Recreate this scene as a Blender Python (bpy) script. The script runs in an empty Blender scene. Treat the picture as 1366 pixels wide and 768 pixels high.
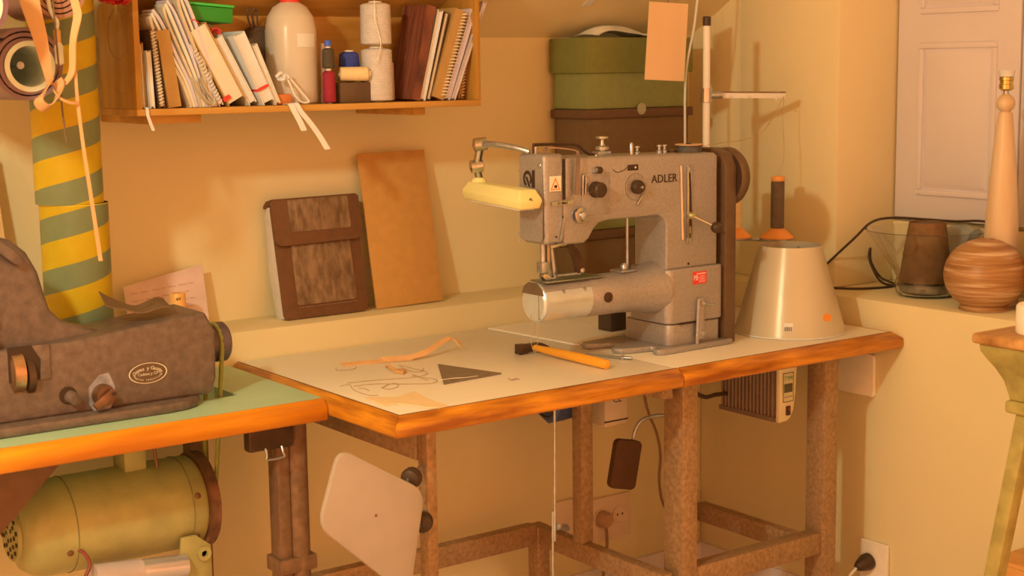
import bpy, bmesh, math, random
from mathutils import Vector, Matrix, Euler
random.seed(7)
scene = bpy.context.scene
COL = scene.collection
PI = math.pi

# ---------------------------------------------------------------- camera
cam_d = bpy.data.cameras.new('camera')
cam = bpy.data.objects.new('camera', cam_d); COL.objects.link(cam)
CAM = Vector((-1.370, -2.232, 1.357))
YAW, PITCH, ROLL = 0.6283, 0.1448, 0.0135
fwd = Vector((math.sin(YAW)*math.cos(PITCH), math.cos(YAW)*math.cos(PITCH), -math.sin(PITCH)))
rgt = Vector((math.cos(YAW), -math.sin(YAW), 0)); dwn = fwd.cross(rgt)
r2 = math.cos(ROLL)*rgt + math.sin(ROLL)*dwn; d2 = -math.sin(ROLL)*rgt + math.cos(ROLL)*dwn
m = Matrix((( r2.x, -d2.x, -fwd.x, CAM.x), (r2.y, -d2.y, -fwd.y, CAM.y), (r2.z, -d2.z, -fwd.z, CAM.z), (0, 0, 0, 1)))
cam.matrix_world = m
cam_d.sensor_width = 36.0; cam_d.lens = 2014/1366*36.0; cam_d.clip_start = .05
cam_d.dof.use_dof = True; cam_d.dof.focus_distance = 3.05; cam_d.dof.aperture_fstop = 5.6
scene.camera = cam

# ---------------------------------------------------------------- light
world = bpy.data.worlds.new('world'); scene.world = world; world.use_nodes = True
bg = world.node_tree.nodes['Background']
bg.inputs[0].default_value = (1.0, .345, .10, 1); bg.inputs[1].default_value = 2.16
def lamp(name, loc, power, col, r):
    l = bpy.data.lights.new(name, 'POINT'); l.energy = power; l.color = col; l.shadow_soft_size = r
    o = bpy.data.objects.new(name, l); o.location = loc; COL.objects.link(o); return o
lamp('room_lamp', (-1.58, -.82, 1.98), 74, (1.0, .93, .54), .06)
vs = scene.view_settings
vs.view_transform = 'Standard'; vs.look = 'None'; vs.gamma = 1.0; vs.use_curve_mapping = False; vs.exposure = 0.0

# ---------------------------------------------------------------- materials
def lin(c): c = c/255; return c/12.92 if c <= .04045 else ((c+.055)/1.055)**2.4
WHITE = (.86, .44, .165)
def A(r, g, b):
    """surface colour of a thing seen as (r,g,b) in the warm lamp light"""
    return tuple(min(.9, max(.008, lin(v)/w)) for v, w in zip((r, g, b), WHITE))
MATS = {}
def mat(name, rgb, rough=.6, metal=0, var=.12, scale=12, bump=0, bscale=200, spec=.4, stretch=(1,1,1), rgb2=None, trans=0, ior=1.45, alpha=1, detail=5, raw=False):
    if name in MATS: return MATS[name]
    m = bpy.data.materials.new(name); m.use_nodes = True; nt = m.node_tree; n = nt.nodes; L = nt.links
    b = n['Principled BSDF']
    c = rgb if raw else A(*rgb)
    c2 = tuple(min(.95, v*(1+var)) for v in c) if rgb2 is None else (rgb2 if raw else A(*rgb2))
    c1 = tuple(v*(1-var) for v in c) if rgb2 is None else c
    tc = n.new('ShaderNodeTexCoord'); mp = n.new('ShaderNodeMapping'); mp.inputs['Scale'].default_value = stretch
    L.new(tc.outputs['Object'], mp.inputs[0])
    no = n.new('ShaderNodeTexNoise'); no.inputs['Scale'].default_value = scale; no.inputs['Detail'].default_value = detail
    L.new(mp.outputs[0], no.inputs['Vector'])
    cr = n.new('ShaderNodeValToRGB'); cr.color_ramp.elements[0].color = (*c1, 1); cr.color_ramp.elements[1].color = (*c2, 1)
    cr.color_ramp.elements[0].position = .32; cr.color_ramp.elements[1].position = .68
    L.new(no.outputs['Fac'], cr.inputs[0]); L.new(cr.outputs[0], b.inputs['Base Color'])
    b.inputs['Roughness'].default_value = rough; b.inputs['Metallic'].default_value = metal
    b.inputs['Specular IOR Level'].default_value = spec
    if trans: b.inputs['Transmission Weight'].default_value = trans; b.inputs['IOR'].default_value = ior
    if alpha < 1: b.inputs['Alpha'].default_value = alpha
    if bump:
        n2 = n.new('ShaderNodeTexNoise'); n2.inputs['Scale'].default_value = bscale; n2.inputs['Detail'].default_value = 3
        L.new(mp.outputs[0], n2.inputs['Vector'])
        bp = n.new('ShaderNodeBump'); bp.inputs['Strength'].default_value = bump; bp.inputs['Distance'].default_value = .002
        L.new(n2.outputs['Fac'], bp.inputs['Height']); L.new(bp.outputs[0], b.inputs['Normal'])
    MATS[name] = m; return m
def wood(name, dark, light, rough=.4, scale=9, axis='X', spec=.5):
    s = {'X': (.12, 1, 1), 'Y': (1, .12, 1), 'Z': (1, 1, .12)}[axis]
    s = tuple(v*scale for v in s)
    return mat(name, dark, rough, 0, 0, 3.0, .12, 10, spec, s, light, detail=8)
W_WALL = mat('wall_paint', (214, 154, 82), .85, 0, .03, 3, .25, 60, .2)
W_CEIL = mat('ceiling_paint', (214, 152, 80), .9, 0, .03, 3, .2, 60, .2)
W_SHUT = mat('shutter_paint', (206, 152, 104), .6, 0, .03, 4, .1, 40, .3)
LAMI = mat('white_laminate', (213, 158, 98), .35, 0, .025, 5, 0, 100, .4)
MINT = mat('mint_linoleum', (160, 146, 82), .4, 0, .06, 8)
EDGE = wood('varnished_edge', (132, 54, 5), (206, 106, 14), .3, 20, 'X')
EDGEY = wood('varnished_edge_side', (132, 54, 5), (206, 106, 14), .3, 20, 'Y')
EDGE2 = wood('honey_edge', (176, 78, 3), (214, 110, 8), .35, 10, 'X')
STEEL_P = mat('chipped_frame_paint', (150, 92, 44), .45, .3, .22, 110, .3, 120)
STEEL_D = mat('dark_frame_paint', (118, 68, 32), .5, .3, .2, 50, .2, 120)
HAMMER = mat('hammered_grey_paint', (156, 115, 76), .34, .45, .10, 170, .5, 480, .5)
CHROME = mat('chrome', (176, 132, 86), .2, 1, .08, 30)
STEEL = mat('bare_steel', (170, 132, 92), .32, .9, .15, 60)
BLACKP = mat('black_plastic', (62, 34, 14), .4, 0, .1, 40)
BLACKM = mat('black_metal', (74, 41, 18), .35, .4, .15, 40)
COVER = mat('charcoal_cover', (96, 57, 26), .4, .2, .08, 50, .1, 300)
OLDM = mat('worn_brown_enamel', (102, 65, 38), .38, .15, .20, 60, .4, 240, .5)
MOTG = mat('olive_motor_paint', (154, 114, 48), .35, .1, .12, 18, .1, 150)
RUST = mat('rusty_brown_metal', (118, 64, 30), .45, .6, .25, 50, .2, 150)
IVORY = mat('ivory_plastic', (214, 160, 74), .4, 0, .03, 10)
REDL = mat('red_label', (206, 44, 22), .5, 0, .03, 20)
WHITEP = mat('white_paper', (204, 158, 112), .8, 0, .04, 20)
CREAMP = mat('cream_paper', (206, 156, 98), .8, 0, .05, 20)
INK = mat('black_ink', (54, 28, 11), .6, 0, .05, 20)
LEATH = mat('veg_tan_leather', (206, 126, 58), .6, 0, .08, 30, .2, 200)
LEATHP = mat('pale_leather', (188, 112, 50), .6, 0, .06, 30, .15, 200)
LEATHD = mat('dark_brown_leather', (100, 60, 28), .55, 0, .12, 40, .3, 250)
BRASS = mat('brass', (190, 130, 50), .28, 1, .1, 30)
GLASS = mat('clear_glass', (250, 236, 210), .02, 0, 0, 5, 0, 5, .5, trans=1, ior=1.45)

# ---------------------------------------------------------------- mesh helpers
def V(*a): return Vector(a) if len(a) == 3 else Vector(a[0])
def B(): return bmesh.new()
def quad(bm, vs): return bm.faces.new(vs)
def hexa(bm, P):
    v = [bm.verts.new(p) for p in P]
    for f in ((3,2,1,0),(4,5,6,7),(0,1,5,4),(1,2,6,5),(2,3,7,6),(3,0,4,7)): bm.faces.new([v[i] for i in f])
def box(bm, x0, x1, y0, y1, z0, z1, M=None):
    P = [V(x0,y0,z0),V(x1,y0,z0),V(x1,y1,z0),V(x0,y1,z0),V(x0,y0,z1),V(x1,y0,z1),V(x1,y1,z1),V(x0,y1,z1)]
    if M is not None: P = [M @ p for p in P]
    hexa(bm, P); return bm
def frame(d):
    d = V(d).normalized(); a = V(0,0,1) if abs(d.z) < .9 else V(1,0,0)
    u = d.cross(a).normalized(); return u, d.cross(u).normalized(), d
def lathe(bm, prof, o=(0,0,0), d=(0,0,1), n=32, cap=True):
    """prof: list of (radius, height along d)"""
    u, w, d = frame(d); o = V(o); rings = []
    for r, h in prof:
        if r < 1e-6: rings.append([bm.verts.new(o+d*h)])
        else: rings.append([bm.verts.new(o+d*h+(u*math.cos(2*PI*i/n)+w*math.sin(2*PI*i/n))*r) for i in range(n)])
    for a, b in zip(rings, rings[1:]):
        for i in range(n):
            j = (i+1) % n
            f = [a[i % len(a)], a[j % len(a)], b[j % len(b)], b[i % len(b)]]
            f2 = []
            for x in f:
                if x not in f2: f2.append(x)
            if len(f2) > 2: bm.faces.new(f2)
    if cap:
        if len(rings[0]) > 2: bm.faces.new(rings[0][::-1])
        if len(rings[-1]) > 2: bm.faces.new(rings[-1])
    return bm
def cyl(bm, p0, p1, r0, r1=None, n=20):
    p0, p1 = V(p0), V(p1); L = (p1-p0).length
    return lathe(bm, [(r0, 0), (r0 if r1 is None else r1, L)], p0, p1-p0, n)
def smooth_path(pts, k=6, closed=False):
    pts = [V(p) for p in pts]; out = []; N = len(pts)
    rng = range(N if closed else N-1)
    for i in rng:
        if closed: a, b, c, d = pts[(i-1) % N], pts[i], pts[(i+1) % N], pts[(i+2) % N]
        else: a, b, c, d = pts[max(i-1,0)], pts[i], pts[i+1], pts[min(i+2,N-1)]
        for j in range(k):
            t = j/k
            out.append(.5*((2*b)+(c-a)*t+(2*a-5*b+4*c-d)*t*t+(3*b-a-3*c+d)*t**3))
    if not closed: out.append(pts[-1])
    return out
def tube(bm, pts, r, n=8, k=6, closed=False):
    P = smooth_path(pts, k, closed) if k > 1 else [V(p) for p in pts]
    N = len(P); u = None; rings = []
    for i, p in enumerate(P):
        t = (P[(i+1) % N]-P[i-1]) if (closed or 0 < i < N-1) else (P[1]-P[0] if i == 0 else P[-1]-P[-2])
        t.normalize()
        if u is None: u = frame(t)[0]
        u = (u-t*u.dot(t)).normalized(); w = t.cross(u)
        rr = r(i/(N-1)) if callable(r) else r
        rings.append([bm.verts.new(p+(u*math.cos(2*PI*j/n)+w*math.sin(2*PI*j/n))*rr) for j in range(n)])
    pairs = list(zip(rings, rings[1:])) + ([(rings[-1], rings[0])] if closed else [])
    for a, b in pairs:
        for j in range(n): bm.faces.new([a[j], a[(j+1) % n], b[(j+1) % n], b[j]])
    if not closed: bm.faces.new(rings[0][::-1]); bm.faces.new(rings[-1])
    return bm
def prism(bm, poly, f, w0, w1):
    """poly: 2D outline; f(u,v,w) -> point"""
    a = [bm.verts.new(f(u, v, w0)) for u, v in poly]; b = [bm.verts.new(f(u, v, w1)) for u, v in poly]
    bm.faces.new(a[::-1]); bm.faces.new(b); n = len(poly)
    for i in range(n): bm.faces.new([a[i], a[(i+1) % n], b[(i+1) % n], b[i]])
    return bm
fXZ = lambda u, v, w: V(u, w, v)      # outline in X-Z, thickness along Y
fYZ = lambda u, v, w: V(w, u, v)      # outline in Y-Z, thickness along X
fXY = lambda u, v, w: V(u, v, w)
def sheet(bm, P, th, nu, nv):
    """P(u,v) -> point, thickened along its normal"""
    g = []; h = []
    for i in range(nu+1):
        for j in range(nv+1):
            u, v = i/nu, j/nv; e = 1e-3
            p = P(u, v); n = (P(min(u+e,1), v)-P(max(u-e,0), v)).cross(P(u, min(v+e,1))-P(u, max(v-e,0)))
            n.normalize(); g.append(bm.verts.new(p+n*th/2)); h.append(bm.verts.new(p-n*th/2))
    I = lambda i, j: i*(nv+1)+j
    for i in range(nu):
        for j in range(nv):
            q = (I(i,j), I(i+1,j), I(i+1,j+1), I(i,j+1))
            bm.faces.new([g[k] for k in q]); bm.faces.new([h[k] for k in q[::-1]])
    rim = [I(i,0) for i in range(nu+1)]+[I(nu,j) for j in range(1,nv+1)]+[I(i,nv) for i in range(nu-1,-1,-1)]+[I(0,j) for j in range(nv-1,0,-1)]
    for a, b in zip(rim, rim[1:]+rim[:1]): bm.faces.new([g[b], g[a], h[a], h[b]])
    return bm
def ribbon(bm, pts, wv, w, th, k=6):
    """flat strap through pts; wv = width direction (or list of them)"""
    P = smooth_path(pts, k); N = len(P)
    W = smooth_path(wv, k) if isinstance(wv, list) else [V(wv)]*N
    ww = w if callable(w) else (lambda t: w)
    def f(u, v):
        x = u*(N-1); i = min(int(x), N-2); t = x-i
        return P[i].lerp(P[i+1], t)+W[i].lerp(W[i+1], t).normalized()*(v-.5)*ww(u)
    return sheet(bm, f, th, N-1, 1)
def rrect(w, h, r, n=5, cx=0, cy=0):
    out = []
    for sx, sy, a0 in ((1,1,0),(-1,1,90),(-1,-1,180),(1,-1,270)):
        for i in range(n+1):
            a = math.radians(a0+90*i/n); out.append((cx+sx*(w/2-r)+r*math.cos(a), cy+sy*(h/2-r)+r*math.sin(a)))
    return out
def bevel(bm, w, seg=2, ang=35):
    bmesh.ops.recalc_face_normals(bm, faces=bm.faces)
    ed = [e for e in bm.edges if len(e.link_faces) == 2 and e.calc_face_angle(0) > math.radians(ang)]
    bmesh.ops.bevel(bm, geom=ed, offset=w, segments=seg, profile=.5, affect='EDGES', clamp_overlap=True)
    return bm
def root_of(o):
    while o.parent: o = o.parent
    return o
def obj(name, bm, m, parent=None, bev=0, seg=2, ang=35, sharp=38):
    if bev: bevel(bm, bev, seg, ang)
    bmesh.ops.recalc_face_normals(bm, faces=bm.faces)
    if parent is not None:
        bmesh.ops.translate(bm, verts=bm.verts, vec=-root_of(parent).location)
    me = bpy.data.meshes.new(name); bm.to_mesh(me); bm.free()
    me.polygons.foreach_set('use_smooth', [True]*len(me.polygons))
    me.set_sharp_from_angle(angle=math.radians(sharp))
    me.materials.append(m)
    o = bpy.data.objects.new(name, me); COL.objects.link(o)
    if parent is not None: o.parent = parent
    return o
def thing(name, label, cat, loc=(0,0,0), group=None):
    o = bpy.data.objects.new(name, None); COL.objects.link(o); o.location = loc; o.empty_display_size = .05
    o['label'] = label; o['category'] = cat
    if group: o['group'] = group
    return o
def single(name, bm, m, label, cat, group=None, **k):
    o = obj(name, bm, m, **k); o['label'] = label; o['category'] = cat
    if group: o['group'] = group
    return o
def struct(name, bm, m, parent=None, label=None, **k):
    o = obj(name, bm, m, parent, **k)
    if parent is None: o['kind'] = 'structure'
    if label: o['label'] = label
    return o
def text_bm(s, size, M, depth=.0006, align='CENTER', sx=1):
    c = bpy.data.curves.new('text', 'FONT'); c.body = s; c.size = size; c.extrude = depth; c.align_x = align; c.align_y = 'CENTER'; c.resolution_u = 2
    o = bpy.data.objects.new('text', c); COL.objects.link(o)
    dg = bpy.context.evaluated_depsgraph_get(); me = bpy.data.meshes.new_from_object(o.evaluated_get(dg))
    bm = B(); bm.from_mesh(me); bm.transform(M @ Matrix.Diagonal((sx,1,1,1)))
    bpy.data.objects.remove(o); bpy.data.curves.remove(c); bpy.data.meshes.remove(me); return bm
def plane_M(o, u, v):
    u, v = V(u).normalized(), V(v).normalized(); w = u.cross(v)
    return Matrix(((u.x,v.x,w.x,o[0]),(u.y,v.y,w.y,o[1]),(u.z,v.z,w.z,o[2]),(0,0,0,1)))
def front_M(x, y, z): return plane_M((x,y,z), (1,0,0), (0,0,1))       # faces -Y
def left_M(x, y, z): return plane_M((x,y,z), (0,-1,0), (0,0,1))       # faces -X
def screw(bm, p, d, r=.004, h=.003): lathe(bm, [(r,0),(r,h*.7),(r*.8,h)], p, d, 14)
# ================================================================ the room
LEDGE = .813
def ceil_z(y): return 1.43+(.8-y)*.59
bm = B(); box(bm, -3.2, 1.75, .80, .90, LEDGE, 1.46); struct('wall_back', bm, W_WALL)
bm = B(); box(bm, -3.2, 1.341, .65, .90, 0, LEDGE); struct('wall_back_lower', bm, W_WALL, bev=.006)
bm = B()
for b in ((1.43,1.75,.594,.9,LEDGE,1.6), (1.42,1.75,.263,.594,LEDGE,2.0), (1.66,1.75,-.80,.263,LEDGE,2.5), (1.42,1.75,-3.5,-.80,LEDGE,2.7)):
    box(bm, *b)
struct('wall_right', bm, W_WALL, bev=.004)
bm = B(); box(bm, 1.341, 1.75, -3.5, .9, 0, LEDGE); struct('wall_right_lower', bm, W_WALL, bev=.006)
bm = B(); prism(bm, [(.80,1.43),(-1.2,2.61),(-3.5,2.61),(-3.5,2.68),(-1.22,2.68),(.80,1.49)], fYZ, -3.2, 1.75)
struct('ceiling', bm, W_CEIL)
bm = B(); box(bm, -3.2, 1.75, -3.5, .9, -.06, 0); struct('floor', bm, mat('floor_tile', (198,138,80), .5, 0, .1, 6))
bm = B(); prism(bm, [(.65,0),(.65,.09),(.642,.09),(.636,.08),(.636,0)], fYZ, -3.2, 1.341); struct('baseboard_back', bm, W_SHUT)
bm = B(); prism(bm, [(1.341,0),(1.341,.09),(1.333,.09),(1.327,.08),(1.327,0)], fXZ, -3.5, .636); struct('baseboard_right', bm, W_SHUT)
# shuttered window in the niche
bm = B(); box(bm, 1.63, 1.66, -.80, .263, LEDGE, .965)
win = struct('window_1', bm, W_WALL, label='white panelled window shutters above the deep sill', bev=.002)
def shutter_leaf(y0, y1):
    o = struct('shutter_leaf', box(B(), 1.628, 1.652, y0, y1, .975, 2.3), W_SHUT, win, bev=.003)
    w = y1-y0
    for z0, z1 in ((1.034, 1.403), (1.472, 1.84), (1.91, 2.25)):
        a, b = y0+.06, y1-.068
        for k, (p0, p1, q0, q1) in enumerate(((a,b,z1-.014,z1),(a,b,z0,z0+.014),(a,a+.014,z0+.014,z1-.014),(b-.014,b,z0+.014,z1-.014))):
            bm = B(); box(bm, 1.622, 1.630, p0, p1, q0, q1); struct('moulding', bm, W_SHUT, o, bev=.003)
        bm = B(); i, h = .016, .034
        P = [V(1.629,a+i,z0+i),V(1.629,b-i,z0+i),V(1.629,b-i,z1-i),V(1.629,a+i,z1-i),V(1.619,a+h,z0+h),V(1.619,b-h,z0+h),V(1.619,b-h,z1-h),V(1.619,a+h,z1-h)]
        hexa(bm, P); struct('raised_panel', bm, W_SHUT, o)
for y0, y1 in ((-.095,.258),(-.455,-.100),(-.80,-.460)): shutter_leaf(y0, y1)

# ================================================================ work tables
TZ = .75
def strip(name, p0, p1, out, m, parent, mit0=0, mit1=0, ow=.018, zt=TZ, th=.037):
    """wooden edge moulding from p0 to p1 (xy); out = outward direction"""
    p0, p1, out = V(*p0,0), V(*p1,0), V(*out,0); d = (p1-p0); L = d.length; d.normalize()
    prof = [(-.004,zt+.0004),(0,zt+.0006),(ow*.9,zt-.012),(ow,zt-.015),(ow,zt-th+.004),(ow*.8,zt-th),(-.004,zt-th)]
    bm = B()
    a = [bm.verts.new(p0+out*u+V(0,0,v)-d*(u*mit0)) for u, v in prof]; b = [bm.verts.new(p1+out*u+V(0,0,v)+d*(u*mit1)) for u, v in prof]
    bm.faces.new(a[::-1]); bm.faces.new(b)
    for i in range(len(prof)): j = (i+1) % len(prof); bm.faces.new([a[i], a[j], b[j], b[i]])
    return obj(name, bm, m, parent, bev=.0012)
def leg(parent, x0, x1, y0, y1, z0=0, z1=.713, m=None, name='leg'):
    return obj(name, box(B(), x0, x1, y0, y1, z0, z1), m or STEEL_P, parent, bev=.003)
tA = thing('work_table', 'white topped work table with worn orange wood edging, under the hammer and leather strap', 'table', (.33,.32,0), 'white work tables')
obj('tabletop', box(B(), .004, .6645, .004, .645, .714, .75), LAMI, tA, bev=.0008)
strip('edge_strip', (0,0), (.664,0), (0,-1), EDGE, tA, 1, 0)
strip('edge_strip', (0,.645), (0,0), (-1,0), EDGEY, tA, 0, 1)
leg(tA, .084,.106,.042,.074); leg(tA, .0,.032,.48,.52)
leg(tA, .665,.70,.48,.52, 0, .30); leg(tA, .665,.698,.315,.35, .30, .713, name='post')
obj('stretcher', box(B(), .032,.665,.485,.515,.255,.305), STEEL_P, tA, bev=.003)
obj('stretcher', box(B(), .668,.697,.05,.485,.255,.30), STEEL_P, tA, bev=.003)
obj('rail', box(B(), .080,.104,.074,.50,.640,.713), STEEL_P, tA, bev=.003)
obj('rail', box(B(), .668,.697,.05,.62,.675,.713), STEEL_P, tA, bev=.003)
tB = thing('work_table', 'white topped work table with orange wood edging, under the grey sewing machine and lampshade', 'table', (1.0,.32,0), 'white work tables')
obj('tabletop', box(B(), .6655, 1.318, .004, .645, .714, .75), LAMI, tB, bev=.0008)
strip('edge_strip', (.666,0), (1.320,0), (0,-1), EDGE, tB, 0, 1)
strip('edge_strip', (1.320,0), (1.320,.645), (1,0), EDGEY, tB, 1, 0)
leg(tB, .715,.758,.04,.10); leg(tB, 1.145,1.19,.04,.095); leg(tB, 1.058,1.09,.40,.44)
obj('stretcher', box(B(), .758,1.145,.045,.085,.25,.30), STEEL_P, tB, bev=.003)
obj('stretcher', box(B(), 1.09,1.118,.085,.40,.255,.30), STEEL_P, tB, bev=.003)
obj('stretcher', box(B(), .72,1.085,.405,.435,.08,.12), STEEL_P, tB, bev=.003)
obj('rail', box(B(), .72,.75,.10,.60,.675,.713), STEEL_P, tB, bev=.003)
for pts, tt in ((((0,0),(.664,0)),tA),(((.666,0),(1.32,0)),tB)): obj('edge_line', box(B(), pts[0][0]+.003,pts[1][0],.001,.0042,.7500,.7509), mat('dark_glue_line', (112,52,14), .6), tt)
obj('edge_line', box(B(), .001,.0042,.003,.645,.7500,.7509), mat('dark_glue_line', (112,52,14)), tA)
# old green table
tG = thing('machine_table', 'mint green topped table with honey wood edge carrying the old brown machine', 'table', (-.5,.45,0))
bm = B(); O = [(-1.2,.239),(-.020,.239),(-.020,.645),(-1.2,.645)]; I_ = [(-.205,.365),(-.135,.365),(-.135,.468),(-.205,.468)]
vv = [[[bm.verts.new(V(x,y,z)) for x, y in R] for R in (O, I_)] for z in (.709,.745)]
for i in range(4):
    j = (i+1) % 4
    bm.faces.new([vv[1][0][i],vv[1][0][j],vv[1][1][j],vv[1][1][i]]); bm.faces.new([vv[0][0][j],vv[0][0][i],vv[0][1][i],vv[0][1][j]])
    bm.faces.new([vv[0][0][i],vv[0][0][j],vv[1][0][j],vv[1][0][i]]); bm.faces.new([vv[0][1][j],vv[0][1][i],vv[1][1][i],vv[1][1][j]])
obj('tabletop', bm, MINT, tG)
strip('edge_strip', (-1.2,.235), (-.020,.235), (0,-1), EDGE2, tG, 0, 0, .014, .745, .040)
strip('edge_strip', (-.5,.6449), (-.4,.6449), (0,1), EDGE2, tG, 0, 0, .004, .7445, .038)
obj('leg', cyl(B(), (-.048,.30,0), (-.048,.30,.709), .021), STEEL_D, tG)
leg(tG, -.094,-.068,.29,.325, m=STEEL_D, z1=.709); leg(tG, -.155,-.115,.55,.59, m=STEEL_D, z1=.709)
leg(tG, -1.1,-1.06,.30,.34, m=STEEL_D, z1=.709); leg(tG, -1.1,-1.06,.58,.62, m=STEEL_D, z1=.709)
obj('foot_rail', box(B(), -.10,-.02,.28,.34,.40,.43), STEEL_D, tG, bev=.003)
latch = thing('clip_box', 'black metal latch box with wire clasp under green table edge', 'latch', (-.11,.29,.66))
obj('body', box(B(), -.165,-.070,.262,.288,.655,.7085), BLACKM, latch, bev=.006)
obj('brace', prism(B(), [(-.80,.709),(-.480,.709),(-.480,.690),(-.62,.555),(-.80,.40)], fXZ, .335,.350), mat('brown_brace', (108,58,26), .6, 0, .1, 30), tG, bev=.002)
obj('clasp', tube(B(), [(-.132,.262,.660),(-.132,.256,.648),(-.132,.256,.640),(-.098,.256,.640),(-.098,.256,.648),(-.098,.262,.660)], .0025, 8, 3), STEEL, latch)

# ================================================================ grey sewing machine
YF = .139
sm = thing('sewing_machine', 'grey hammered metal free-arm sewing machine with lettered arm on white table', 'sewing machine', (.80,.21,.7505))
bm = B(); prism(bm, [(.94,.125),(.94,.31),(.70,.31),(.66,.305),(.652,.285),(.665,.268),(.70,.262),(.705,.24),(.675,.222),(.664,.205),(.672,.186),(.70,.178),(.742,.17),(.745,.155),(.722,.142),(.722,.126),(.74,.120)], fXY, .7505, .763)
obj('base_plate', bm, HAMMER, sm, bev=.003)
bm = B(); prism(bm, rrect(.154,.150,.016,5,.841,.213), fXY, .763,.8085); obj('pedestal', bm, HAMMER, sm, bev=.002, ang=50)
bm = B(); prism(bm, rrect(.166,.131,.018,5,.839,.1985), fXY, .8105,.929); obj('bed', bm, HAMMER, sm, bev=.005, seg=3, ang=50)
bm = B(); lathe(bm, [(.0405,.447),(.0405,.565),(.0425,.568),(.0435,.66),(.046,.70),(.052,.735),(.058,.765)], (0,.186,.886), (1,0,0), 40); obj('cylinder_arm', bm, HAMMER, sm)
# polished shell and end cap of the free arm
bm = B()
for a0, a1 in ((-2.62, .62),):
    n = 26; ro, ri = .0418, .0408; ring = []
    for i in range(n+1):
        a = a0+(a1-a0)*i/n
        ring.append([bm.verts.new(V(x, .186-r*math.cos(a), .886+r*math.sin(a))) for x, r in ((.447,ro),(.563,ro),(.563,ri),(.447,ri))])
    for p, q in zip(ring, ring[1:]):
        for i in range(4): bm.faces.new([p[i], p[(i+1)%4], q[(i+1)%4], q[i]])
    bm.faces.new(ring[0]); bm.faces.new(ring[-1][::-1])
SHELL = mat('satin_steel_shell', (198,156,112), .3, .6, .05, 30)
obj('arm_shell', bm, SHELL, sm)
bm = B(); lathe(bm, [(.0405,.0),(.0405,.004),(.036,.008),(0,.0085)], (.447,.186,.886), (-1,0,0), 40); ec = obj('end_cap', bm, SHELL, sm)
bm = B(); box(bm, .4385,.4415,.165,.168,.853,.920); obj('cap_seam', bm, CHROME, ec)
bm = B(); prism(bm, [(.150,.903),(.222,.903),(.214,.918),(.199,.927),(.173,.927),(.158,.918)], fYZ, .4372,.4388); obj('cap_plate', bm, mat('bronze_plate', (132,90,52), .35, .8, .1, 40), ec)
for x in (.49,.545):
    bm = B(); screw(bm, V(x,.186-.0418*.83,.886+.0418*.5), (0,-.8,.55), .0045, .002); obj('screw', bm, STEEL, sm)
bm = B(); box(bm, .452,.60,.160,.212,.926,.9295); obj('needle_plate', bm, mat('needle_plate_steel', (140,112,72), .3, .9, .2, 60), sm, bev=.001)
bm = B(); box(bm, .655,.70,.165,.205,.928,.934); np_ = obj('thread_guard', bm, STEEL, sm, bev=.003)
bm = B(); lathe(bm, [(.008,0),(.008,.006),(.004,.012),(0,.013)], (.68,.186,.934), (0,0,1), 14); obj('thumb_nut', bm, STEEL, np_)
bm = B(); lathe(bm, [(.011,0),(.011,.002),(.006,.003)], (.60,.1425,.886), (0,-1,0), 16); ah = obj('oil_port', bm, BLACKM, sm)
# column and arm
poly = [(.905,.928),(.905,1.164),(.895,1.171),(.49,1.178),(.482,1.172),(.482,1.004),(.535,1.004),(.548,1.012),(.562,1.032),(.575,1.042),(.60,1.046),(.735,1.047),(.748,1.041),(.757,1.028),(.757,.928)]
bm = B(); prism(bm, poly, fXZ, .139, .243); obj('arm', bm, HAMMER, sm, bev=.007, seg=3)
bm = B(); box(bm, .433,.4835,.137,.224,1.006,1.187); bmesh.ops.recalc_face_normals(bm, faces=bm.faces)
for v in bm.verts:
    if v.co.z < 1.05 and v.co.x < .45: v.co.x += .006; v.co.y += (.006 if v.co.y < .18 else -.006)
obj('head', bm, HAMMER, sm, bev=.008, seg=3)
bm = B(); prism(bm, rrect(.074,.168,.01,4,.1805,1.097), fYZ, .4318,.4335); fp = obj('face_plate', bm, HAMMER, sm)
# dark emblem on the face plate: an open ring with a tail and a bar
bm = B(); n = 22; ring = []
for i in range(n+1):
    a = math.radians(-40+290*i/n); ring.append([(.190-r*math.cos(a)*1.0, 1.137+r*math.sin(a)*1.15) for r in (.0085,.0145)])
for p, q in zip(ring, ring[1:]):
    f = [bm.verts.new(V(.4313,*c)) for c in (p[0],p[1],q[1],q[0])]; bm.faces.new(f)
bmesh.ops.remove_doubles(bm, verts=bm.verts, dist=1e-6)
prism(bm, [(.176,1.120),(.166,1.120),(.166,1.155),(.174,1.155)], fYZ, .4310,.4318)
prism(bm, [(.186,1.121),(.180,1.121),(.191,1.141),(.197,1.141)], fYZ, .4310,.4318)
obj('emblem', bm, INK, fp)
bm = B(); screw(bm, (.433,.150,1.165), (-1,0,0), .005, .003); obj('screw', bm, STEEL, fp)
bm = B(); lathe(bm, [(.009,0),(.009,.006),(.006,.012),(0,.013)], (.45,.224,1.150), (0,1,0), 16); obj('rear_knob', bm, STEEL, sm)
bm = B(); tube(bm, [(.44,.226,1.03),(.437,.231,1.02),(.437,.231,1.012),(.44,.228,1.006)], .0015, 6); obj('wire_hook', bm, STEEL, sm)
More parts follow.
